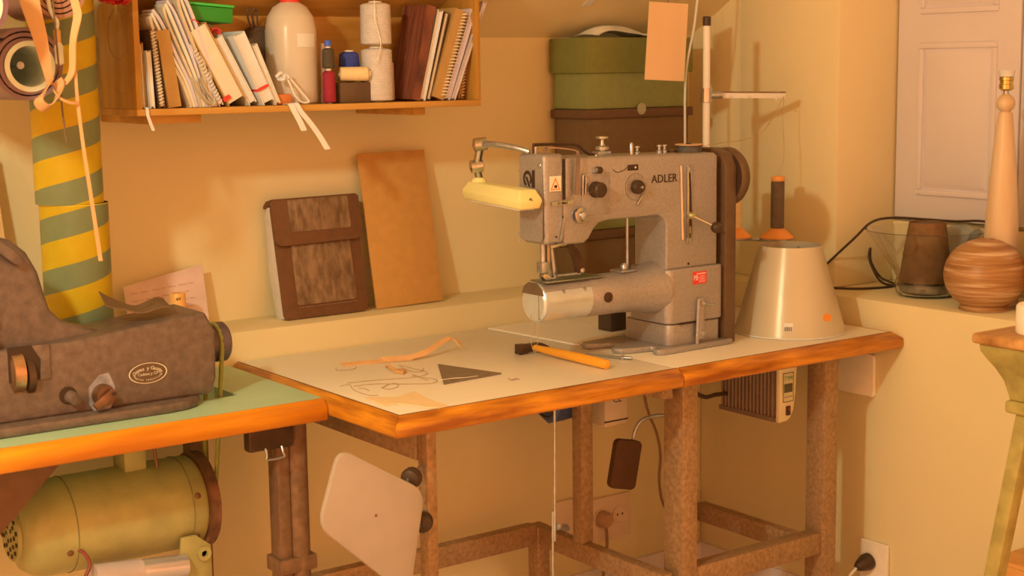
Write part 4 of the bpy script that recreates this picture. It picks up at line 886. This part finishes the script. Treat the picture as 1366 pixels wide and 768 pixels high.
t = thing('ball_vase', 'round brown vase with horizontal brushed bands on the sill', 'vase', (1.42,-.172,LEDGE))
prof = [(.055,.001)]+[(.089*math.cos(R_(a)), .078+.0805*math.sin(R_(a))) for a in range(-56,76,6)]+[(.020,.157),(.018,.150),(0,.150)]
bmat = bpy.data.materials.new('banded_brown_glaze'); bmat.use_nodes = True; nt = bmat.node_tree; n = nt.nodes; L = nt.links
b = n['Principled BSDF']; b.inputs['Roughness'].default_value = .4
tc = n.new('ShaderNodeTexCoord'); mp_ = n.new('ShaderNodeMapping'); mp_.inputs['Scale'].default_value = (3,3,55); L.new(tc.outputs['Object'], mp_.inputs[0])
no = n.new('ShaderNodeTexNoise'); no.inputs['Scale'].default_value = 2.2; no.inputs['Detail'].default_value = 6; L.new(mp_.outputs[0], no.inputs[0])
cr = n.new('ShaderNodeValToRGB'); e = cr.color_ramp.elements; e[0].position = .35; e[0].color = (*A(138,74,28),1); e[1].position = .68; e[1].color = (*A(198,134,74),1); e2 = e.new(.52); e2.color = (*A(162,92,38),1)
L.new(no.outputs['Fac'], cr.inputs[0]); L.new(cr.outputs[0], b.inputs['Base Color'])
obj('vase', lathe(B(), prof, (1.42,-.172,LEDGE), (0,0,1), 56), bmat, t)
t = thing('table_lamp', 'tall turned pale wood lamp base with brass bulb socket', 'lamp', (1.50,-.153,LEDGE))
PALE = wood('pale_turned_wood', (198,132,70), (214,150,88), .4, 8, 'Z')
obj('column', lathe(B(), [(.041,.001),(.042,.03),(.039,.12),(.035,.20),(.030,.28),(.024,.35),(.0175,.415),(.0155,.428),(.014,.432)], (1.50,-.153,LEDGE), (0,0,1), 40), PALE, t)
obj('ball', lathe(B(), [(.010,0)]+[(.0205*math.cos(R_(a)), .0205+.0205*math.sin(R_(a))) for a in range(-60,70,10)]+[(.007,.041)], (1.50,-.153,LEDGE+.431), (0,0,1), 32), PALE, t)
obj('neck', lathe(B(), [(.006,0),(.006,.012)], (1.50,-.153,LEDGE+.470), (0,0,1), 16), STEEL, t)
so = obj('socket', lathe(B(), [(.010,0),(.016,.004),(.016,.014),(.0145,.015),(.0145,.022),(.016,.023),(.016,.030),(.014,.032)], (1.50,-.153,LEDGE+.479), (0,0,1), 28), BRASS, t)
obj('socket_rim', lathe(B(), [(.0165,0),(.0185,.014),(.014,.014),(.013,0)], (1.50,-.153,LEDGE+.510), (0,0,1), 28), WHITEP, so)
t = thing('wicker_basket', 'dark brown wicker basket at the right end of the sill', 'basket', (1.535,-.298,LEDGE))
WICK = mat('dark_wicker', (124,68,32), .7, 0, .3, 60)
for k in range(13):
    r = .060+.012*math.sin(k/12*PI*.8); obj('coil', tube(B(), [(1.535+r*math.cos(a),-.298+r*math.sin(a),LEDGE+.007+.0125*k) for a in [2*PI*i/24 for i in range(24)]], .0066, 7, 1, True), WICK, t)
obj('bottom', lathe(B(), [(.056,.002),(.056,.006),(0,.006)], (1.535,-.298,LEDGE), (0,0,1), 28), WICK, t)
bm = B(); tube(bm, [(1.345,.30,.8165),(1.375,.30,.825),(1.405,.288,.862),(1.41,.196,.941),(1.42,.15,.984),(1.47,.125,.992),(1.53,.085,.987),(1.56,.02,.985),(1.55,-.06,.992),(1.535,-.10,.985),(1.545,-.115,.93),(1.545,-.12,.86),(1.535,-.125,.8175)], .0030, 8)
single('black_flex', bm, BLACKP, 'black electric flex arching over the glass bowl', 'flex')
bm = B(); tube(bm, [(1.36,.290,.8162),(1.40,.252,.8162),(1.444,.198,.8162),(1.52,.175,.8162),(1.565,.20,.8162),(1.555,.235,.83),(1.53,.245,.87),(1.515,.235,.905),(1.50,.225,.88),(1.51,.20,.83),(1.54,.18,.8162),(1.585,.165,.8162)], .0030, 8)
single('black_flex', bm, BLACKP, 'loop of black flex lying on the sill left of the bowl', 'flex')
# ================================================================ green stand at the right
t = thing('plant_stand', 'old green painted stand with brown wooden top at right edge', 'stand', (1.11,-.69,0))
GRN = mat('chipped_green_paint', (158,112,42), .6, 0, .18, 30, .3, 100)
SX, SY = 1.11,-.69
obj('top', box(B(), SX-.182,SX+.182,SY-.182,SY+.182,.842,.862), wood('worn_stand_top', (140,72,22), (196,116,46), .5, 9, 'X'), t, bev=.007, seg=3)
prof = [(.172,.842),(.170,.828),(.163,.815),(.150,.795),(.139,.772),(.133,.748),(.131,.736)]
bm = B(); rings = [[bm.verts.new(V(SX+sx*h,SY+sy*h,z)) for sx, sy in ((-1,-1),(1,-1),(1,1),(-1,1))] for h, z in prof]
for a, b_ in zip(rings, rings[1:]):
    for i in range(4): bm.faces.new([a[i],a[(i+1)%4],b_[(i+1)%4],b_[i]])
bm.faces.new(rings[0]); bm.faces.new(rings[-1][::-1]); obj('apron', bm, GRN, t, bev=.004, ang=60)
obj('collar', box(B(), SX-.137,SX+.137,SY-.137,SY+.137,.712,.736), GRN, t, bev=.006, seg=3)
for sx in (-1,1):
    for sy in (-1,1):
        bm = B(); a, b_, w = .122,.200,.030
        P = []
        for h, z in ((b_,0.0),(a,.7125)):
            for dx, dy in ((0,0),(w,0),(w,w),(0,w)): P.append(V(SX+sx*(h-dx), SY+sy*(h-dy), z))
        hexa(bm, P); obj('leg', bm, GRN, t, bev=.003)
single('candle', lathe(B(), [(.038,0),(.040,.003),(.040,.050),(.037,.054),(.033,.050),(0,.050)], (1.012,-.593,.8625), (0,0,1), 32), mat('cream_wax', (226,176,110), .5), 'squat cream candle on the green stand', 'candle')
t = thing('wooden_crate', 'orange wooden crate on the floor behind the green stand', 'crate', (1.27,-.42,0))
OC = wood('orange_crate_wood', (184,96,30), (206,122,46), .6, 8, 'Y')
for z in (.003,.113,.223): 
    obj('slat', box(B(), 1.206,1.216,-.470,-.372,z,z+.105), OC, t, bev=.001); obj('slat', box(B(), 1.308,1.318,-.470,-.372,z,z+.105), OC, t, bev=.001)
    obj('slat', box(B(), 1.216,1.308,-.382,-.372,z,z+.105), OC, t, bev=.001); obj('slat', box(B(), 1.216,1.308,-.470,-.460,z,z+.105), OC, t, bev=.001)
obj('lid', box(B(), 1.204,1.320,-.472,-.370,.3285,.338), OC, t, bev=.001)
# ================================================================ machine lamp
t = thing('sewing_lamp', 'ivory plastic lamp on chrome jointed arm at the machine head', 'lamp', (.40,.23,1.08))
Ml = Matrix.Translation(V(.405,.245,1.085)) @ Matrix.Rotation(R_(2), 4, 'X') @ Matrix.Rotation(R_(-4), 4, 'Z')
bm = B(); P = []
for z, hx, hy in ((0,.024,.108),(.018,.028,.112),(.038,.019,.100)):
    P.append([Ml @ V(x,y,z) for x, y in ((-hx,-hy),(hx,-hy),(hx,hy),(-hx,hy))])
rings = [[bm.verts.new(p) for p in r] for r in P]
for a, b_ in zip(rings, rings[1:]):
    for i in range(4): bm.faces.new([a[i],a[(i+1)%4],b_[(i+1)%4],b_[i]])
bm.faces.new(rings[0][::-1]); bm.faces.new(rings[-1]); hd = obj('housing', bm, IVORY, t, bev=.0035, seg=2, ang=20)
obj('lens', box(B(), -.019,.019,-.095,.095,-.003,.001, Ml), WHITEP, hd, bev=.001)
obj('maker_mark', text_bm('AL', .008, Ml @ plane_M((0,-.1115,.020),(1,0,0),(0,.25,1)), .0003), INK, hd)
obj('collar', lathe(B(), [(.017,0),(.015,.006),(.010,.010)], Ml @ V(-.002,.083,.036), (0,0,1), 24), IVORY, t)
q0 = Ml @ V(-.002,.083,.044); q1 = V(.400,.322,1.158); q2 = V(.400,.308,1.203)
obj('stem', cyl(B(), q0, q1, .008), CHROME, t)
obj('lower_joint', lathe(B(), [(.004,-.015),(.0135,-.012),(.0135,.012),(.004,.015)], q1, (.9,-.4,.1), 24), CHROME, t)
obj('link', cyl(B(), q1, q2, .0085), CHROME, t)
obj('upper_joint', lathe(B(), [(.004,-.016),(.0135,-.013),(.0135,.013),(.004,.016)], q2, (.9,-.4,.1), 24), CHROME, t)
obj('rod', tube(B(), [q2, (.405,.27,1.2045),(.425,.22,1.198),(.441,.195,1.190)], .0062, 12, 3), STEEL, t)
# ================================================================ things on the white table
bm = B(); prism(bm, [(.637,.628),(.664,.318),(.838,.372),(.842,.632)], fXY, .7506,.7546)
single('white_board', bm, mat('white_board', (216,160,100), .5, 0, .03, 10), 'thin white board lying under the free arm of the machine', 'board')
bm = B(); prism(bm, [(.308,.342),(.355,.182),(.209,.171)], fXY, .7506,.7530)
single('leather_triangle', bm, mat('taupe_leather', (118,78,42), .6, 0, .08, 50, .2, 250), 'dark taupe triangular leather offcut on the white table', 'leather')
t = thing('leather_strip', 'bent tan leather strip with raised end on the white table', 'leather', (.28,.44,.7506))
bm = B(); ribbon(bm, [(.150,.462,.7535),(.205,.450,.7535),(.250,.435,.754),(.292,.420,.7545)], (-.25,1,.25), lambda t: .016-.004*t, .0028); obj('flat_end', bm, LEATH, t)
bm = B(); ribbon(bm, [(.235,.442,.7565),(.275,.428,.757),(.30,.421,.758),(.335,.424,.764),(.375,.436,.775),(.402,.443,.781),(.412,.443,.781),(.420,.440,.775),(.428,.433,.765)], [V(-.2,.9,.5),V(-.2,.9,.5),V(-.2,.9,.5),V(-.3,.5,.8),V(-.3,.4,.8),V(-.3,.6,.5),V(0,1,.2),V(.4,.8,.4),V(.6,.7,.4)], lambda t: .015-.008*t+(.012*max(0,t-.85)/.15), .0024); obj('raised_end', bm, LEATH, t)
t = thing('leather_offcut', 'tiny folded orange leather offcut below the bent strip', 'leather', (.205,.34,.7506))
bm = B(); ribbon(bm, [(.219,.399,.7525),(.210,.375,.757),(.203,.350,.755),(.202,.332,.7525)], (1,.3,.2), .010, .002); obj('strip', bm, LEATH, t)
bm = B(); prism(bm, [(.192,.326),(.206,.334),(.216,.318),(.200,.304)], fXY, .7506,.7580); obj('folded_tip', bm, LEATHP, t)
bm = B(); prism(bm, [(.026,.160),(.078,.130),(.110,.142),(.128,.153),(.124,.125),(.115,.095),(.110,.05),(.109,.004),(.085,.002),(.071,.022),(.066,.045),(.048,.081),(.02,.084)], fXY, .7508,.7527)
single('leather_crescent', bm, mat('pale_orange_leather', (220,150,80), .6, 0, .05, 30), 'pale orange curved leather scrap at the front corner of the table', 'leather')
TH = mat('brown_thread', (164,106,58), .7)
zt = .7518
for lab, pts in {
 'long brown thread curving under the leather strip': [(.069,.301),(.125,.291),(.201,.266),(.246,.286),(.246,.357),(.243,.39)],
 'brown thread curling toward the table corner': [(.044,.285),(.065,.286),(.047,.238),(.045,.179),(.059,.167)],
 'brown thread sweeping beside the leather triangle': [(.064,.268),(.107,.26),(.152,.222),(.195,.195),(.223,.219),(.205,.27),(.214,.284),(.205,.222)],
 'small closed loop of brown thread on the table': [(.1,.22),(.13,.241),(.141,.232),(.126,.208),(.102,.201),(.098,.222)],
 'short dark thread snip near the table edge': [(.061,.244),(.07,.237),(.066,.213)],
 'thread looped around the flat end of the leather strip': [(.130,.453),(.118,.425),(.148,.415),(.165,.43)],
 'thread hooked between strip and triangle': [(.234,.367),(.229,.31),(.245,.307),(.265,.33)]}.items():
    thread(lab, [(x,y,zt-.0004) for x, y in pts], .00065, TH)
thread('pale threads lying across the leather triangle', [(.215,.200,.7538),(.250,.197,.7538),(.272,.187,.7538),(.300,.185,.7538)], .0007, WIRE)
thread('thread snippet lying right of the leather triangle', [(.337,.134,zt),(.334,.117,zt),(.348,.124,zt),(.349,.114,zt)], .0009, TH)
single('black_case', box(B(), .815,.862,.392,.440,.7548,.815), BLACKP, 'small black case standing under the arm behind the machine', 'case', bev=.003)
# hammer
t = thing('hammer', 'hammer with black steel head and orange wooden handle on table', 'hammer', (.545,.20,.7506))
bm = B(); prism(bm, [(.502,.7508),(.522,.7512),(.527,.7540),(.556,.7540),(.562,.7530),(.582,.7575),(.582,.7605),(.562,.7700),(.556,.7700),(.527,.7700),(.522,.7715),(.502,.7720)], fXZ, .319,.339); obj('head', bm, BLACKM, t, bev=.0015)
P = [(.542,.330),(.5425,.300),(.544,.24),(.546,.17),(.547,.11),(.548,.085)]
HN = mat('orange_lacquer_wood', (222,120,20), .3, 0, .08, 14, 0, 10, .5, (1,.2,1))
bm = B(); tube(bm, [(x,y,.7625-.0005*i) for i, (x,y) in enumerate(P)], lambda s: .0065+.0008*s+.0035*max(0,math.sin((s-.15)*PI*.95)) , 14, 4); obj('handle', bm, HN, t)
obj('handle_end', lathe(B(), [(.0078,0),(.0082,.004),(.006,.007),(0,.0075)], (.5478,.090,.7605), (.03,-1,0), 16), HN, t)
# dividers
t = thing('wing_dividers', 'pair of steel dividers lying beside the machine foot', 'dividers', (.627,.19,.7506))
for a, b_ in (((.612,.236),(.638,.145)),((.619,.238),(.641,.145))): obj('leg', cyl(B(), (*a,.7522),(*b_,.7535),.0010,.0026, n=8), STEEL, t)
obj('pivot', lathe(B(), [(.005,0),(.005,.006),(.003,.008),(0,.008)], (.6395,.143,.7508), (0,0,1), 14), STEEL, t)
obj('nut', cyl(B(), (.641,.140,.7545),(.650,.126,.7545),.0032, n=10), STEEL, t)
# hanging thread at the free arm
thread('thin thread loop hanging from the end of the free arm', [(.436,.190,.862),(.4345,.188,.83),(.434,.186,.80),(.4375,.180,.785),(.441,.176,.80),(.441,.174,.845)], .0006)
# ================================================================ under the tables
t = thing('motor_control_box', 'ribbed grey control box with white display panel under the table', 'control box', (1.09,.19,.56))
obj('body', box(B(), 1.060,1.108,.104,.285,.566,.7135), mat('ribbed_grey_brown', (118,76,44), .5, .2, .06, 40), t, bev=.002)
bm = B()
for i in range(15): box(bm, 1.054,1.0605,.112+.0115*i,.1175+.0115*i,.570,.712)
k_ = obj('cooling_fins', bm, mat('ribbed_grey_light', (140,92,54), .5, .2, .06, 40), t); k_['kind'] = 'stuff'
obj('base_lip', box(B(), 1.052,1.061,.106,.284,.560,.571), mat('ribbed_grey_brown', (118,76,44)), t, bev=.001)
pn = obj('front_panel', prism(B(), [(1.054,.560),(1.080,.562),(1.092,.570),(1.100,.586),(1.106,.625),(1.110,.690),(1.104,.7135),(1.054,.7135)], fXZ, .092,.104), mat('cream_panel', (214,158,92), .45), t, bev=.003)
dl = obj('display_label', box(B(), 1.064,1.096,.0906,.0921,.607,.672), mat('label_tan', (196,150,84), .5), pn)
bm = B()
for a in ((1.0635,1.0965,.6715,.6727),(1.0635,1.0965,.6063,.6075),(1.0635,1.0645,.607,.672),(1.0955,1.0965,.607,.672)): box(bm, a[0],a[1],.0900,.0908,a[2],a[3])
obj('label_border', bm, INK, dl)
obj('lcd', box(B(), 1.067,1.093,.0898,.0907,.628,.648), mat('lcd_dark', (82,62,30), .3), dl)
obj('logo', text_bm('TYM', .0145, front_M(1.080,.0902,.6595), .0003, sx=.92), mat('green_print', (78,104,36), .5), dl)
bm = B()
for i in range(4): lathe(bm, [(.0022,0),(.0022,.0007),(0,.0007)], (1.0695+.007*i,.0906,.618), (0,-1,0), 10)
obj('buttons', bm, mat('button_grey', (150,112,86), .5), dl)
obj('switch', box(B(), 1.074,1.087,.088,.0925,.575,.597), BLACKP, pn, bev=.002)
obj('switch_mark', box(B(), 1.0795,1.0815,.0872,.0882,.587,.593), REDL, pn)
obj('bracket', box(B(), 1.020,1.060,.20,.23,.695,.7135), BLACKM, t, bev=.003)
obj('cable', tube(B(), [(1.055,.262,.60),(1.02,.262,.602),(.99,.27,.60),(.95,.28,.63),(.93,.29,.68),(.92,.30,.713)], .005, 8), BLACKP, t)
t = thing('servo_motor', 'blue-grey finned motor hanging under the white table', 'motor', (.655,.40,.57))
BLU = mat('blue_grey_motor', (70,62,64), .45, .2, .08, 40)
obj('body', lathe(B(), [(.040,0),(.046,.006),(.046,.050),(.040,.056)], (.632,.40,.612), (1,0,0), 8), BLU, t)
bm = B()
for r in (.010,.020,.030): tube(bm, [(.6305,.40+r*math.cos(a),.612+r*math.sin(a)) for a in [2*PI*i/20 for i in range(20)]], .0018, 6, 1, True)
k_ = obj('fan_grille', bm, INK, t); k_['kind'] = 'stuff'
obj('mount', box(B(), .640,.680,.385,.415,.652,.7135), BLU, t, bev=.003)
t = thing('junction_box', 'white junction box marked CE under the table', 'box', (.76,.36,.56))
obj('box', box(B(), .748,.816,.335,.40,.552,.7135), mat('junction_white', (196,138,84), .5), t, bev=.004)
obj('lid_seam', box(B(), .7475,.8165,.334,.336,.562,.565), INK, t)
obj('mark', text_bm('CE', .022, front_M(.785,.3345,.612), .0003), INK, t)
t = thing('knee_lifter', 'black rubber knee pad on a bent steel rod under the table', 'knee lifter', (.78,.30,.42))
Mk = Matrix.Translation(V(.776,.30,.470)) @ Matrix.Rotation(R_(12), 4, 'Y') @ Matrix.Rotation(R_(-8), 4, 'Z')
obj('pad', prism(B(), rrect(.068,.112,.012,5), lambda u, v, w: Mk @ V(u,w,v), -.010,.010), mat('black_rubber', (76,36,12), .6, 0, .1, 60, .2, 300), t, bev=.003)
obj('rod', tube(B(), [(.800,.312,.470),(.812,.312,.520),(.822,.310,.548),(.838,.308,.562),(.875,.305,.566),(.910,.30,.566),(.925,.30,.60),(.930,.30,.7135)], .0045, 10), STEEL, t)
obj('pad_screw', lathe(B(), [(.005,0),(.005,.006),(0,.006)], Mk @ V(.034,.004,-.012), (.8,.3,0), 12), STEEL, t)
single('grey_cable', tube(B(), [(.985,.50,.7135),(1.0,.50,.62),(1.018,.50,.53),(1.05,.50,.46),(1.062,.50,.40),(1.058,.50,.34),(1.07,.50,.28),(1.10,.50,.23),(1.12,.52,.12),(1.12,.56,.02),(1.12,.60,.006)], .0035, 8), mat('grey_cable', (126,74,38), .6), 'grey cable sagging beneath the table behind the knee pad', 'cable')
# wall sockets
SOCK = mat('socket_white', (206,142,84), .5, 0, .03, 20)
def socket_plate(lab, x0, x1, z0, z1): 
    t = thing('wall_socket', lab, 'socket', ((x0+x1)/2,.645,z0)); obj('plate', box(B(), x0,x1,.641,.6495,z0,z1), SOCK, t, bev=.004); return t
t = socket_plate('double wall socket under the table with plug in its left half', .955,1.087,.160,.275)
for x in (.987,1.049): obj('socket_well', lathe(B(), [(.026,0),(.026,.004),(.022,.004),(.020,.001),(0,.001)], (x,.641,.222), (0,-1,0), 28), SOCK, t)
for dx in (-.008,.008): obj('pin_hole', lathe(B(), [(.003,0),(.003,.0006),(0,.0006)], (1.049+dx,.6405,.222), (0,-1,0), 10), INK, t)
t = thing('power_plug', 'round beige plug and cable in the left wall socket', 'plug', (.987,.62,.20))
obj('plug_body', lathe(B(), [(.021,0),(.021,.018),(.016,.026),(0,.027)], (.987,.6365,.222), (0,-1,0), 24), mat('beige_plug', (172,106,54), .5), t)
obj('plug_cable', tube(B(), [(.987,.622,.204),(.987,.618,.18),(.984,.615,.15),(.975,.612,.12),(.96,.60,.08),(.95,.58,.02),(.94,.56,.006)], .004, 8), mat('grey_cable', (126,74,38)), t)
t = socket_plate('single white wall plate with small valve left of the double socket', .845,.925,.175,.290)
obj('valve', lathe(B(), [(.010,0),(.010,.010),(.006,.018),(0,.018)], (.866,.641,.222), (0,-1,0), 16), STEEL, t)
t = thing('wall_vent', 'pale slatted vent grille low on the wall under the table', 'vent', (1.29,.645,.02))
obj('frame', box(B(), 1.255,1.330,.644,.6495,.095,.235), SOCK, t, bev=.002)
for i in range(9): obj('slat', box(B(), 1.262,1.323,.639,.6445,.104+.0138*i,.111+.0138*i), SOCK, t, bev=.001)
t = thing('wall_plate', 'blank white cover plate on right wall under the table end', 'plate', (1.335,.12,.59))
obj('plate', prism(B(), rrect(.124,.100,.006,3,.122,.636), fYZ, 1.330,1.3405), mat('white_cover', (228,172,112), .5), t, bev=.002)
t = thing('wall_socket', 'white socket with black plug low on the right wall', 'socket', (1.335,.05,.12))
obj('plate', prism(B(), rrect(.084,.125,.006,3,.050,.178), fYZ, 1.331,1.3405), mat('white_cover', (212,150,90)), t, bev=.003)
t = thing('power_plug', 'black plug on a pale cable in the right wall socket', 'plug', (1.31,.06,.17))
obj('plug_body', lathe(B(), [(.020,0),(.021,.012),(.013,.034),(.008,.042),(0,.043)], (1.3305,.060,.192), (-.85,.1,-.2), 24), BLACKP, t)
obj('plug_cable', tube(B(), [(1.294,.065,.182),(1.27,.068,.165),(1.23,.075,.12),(1.19,.09,.05),(1.16,.10,.006)], .0035, 8), WHITEP, t)
# treadle rod and white hinged plate
t = thing('treadle_rod', 'thin steel treadle rod hanging from the table front', 'rod', (.368,.03,.10))
obj('upper_rod', cyl(B(), (.371,.03,.7135),(.3685,.03,.44),.0026, n=10), STEEL, t)
obj('lower_rod', cyl(B(), (.3665,.033,.50),(.362,.033,.02),.0026, n=10), STEEL, t)
obj('wing_nut', lathe(B(), [(.007,-.004),(.007,.004)], (.375,.030,.468), (1,0,0), 12), STEEL, t)
t = thing('hinged_plate', 'white rounded square plate with black knobs tilted before the table leg', 'plate', (-.07,-.03,.44))
Q = [V(-.139,0,.721),V(.031,0,.616),V(-.006,0,.425),V(-.184,0,.590)]
out = []
for k in range(4):
    a, b_, c = Q[k-1], Q[k], Q[(k+1) % 4]; d0 = (a-b_).normalized(); d1 = (c-b_).normalized(); r = .030
    p0, p1 = b_+d0*r, b_+d1*r
    for i in range(6):
        w = i/5; q = p0*(1-w)**2+b_*2*w*(1-w)+p1*w*w; out.append((q.x, q.z))
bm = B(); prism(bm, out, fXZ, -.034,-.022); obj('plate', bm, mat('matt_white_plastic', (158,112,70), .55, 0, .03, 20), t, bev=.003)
obj('centre_hole', lathe(B(), [(.0028,0),(.0028,.0005),(0,.0005)], V(-.072,-.0338,.590), (0,-1,0), 12), RUST, t)
for p, q in (((.010,-.012,.634),(.060,.030,.634)),((.034,-.014,.548),(.070,.030,.548))):
    obj('knob', lathe(B(), [(.006,0),(.016,.004),(.019,.012),(.019,.022),(.014,.030),(.006,.034)], p, V(q)-V(p), 24), BLACKP, t)
    obj('knob_pin', cyl(B(), p, V(q)+V(.018,.022,0), .005, n=10), STEEL, t)
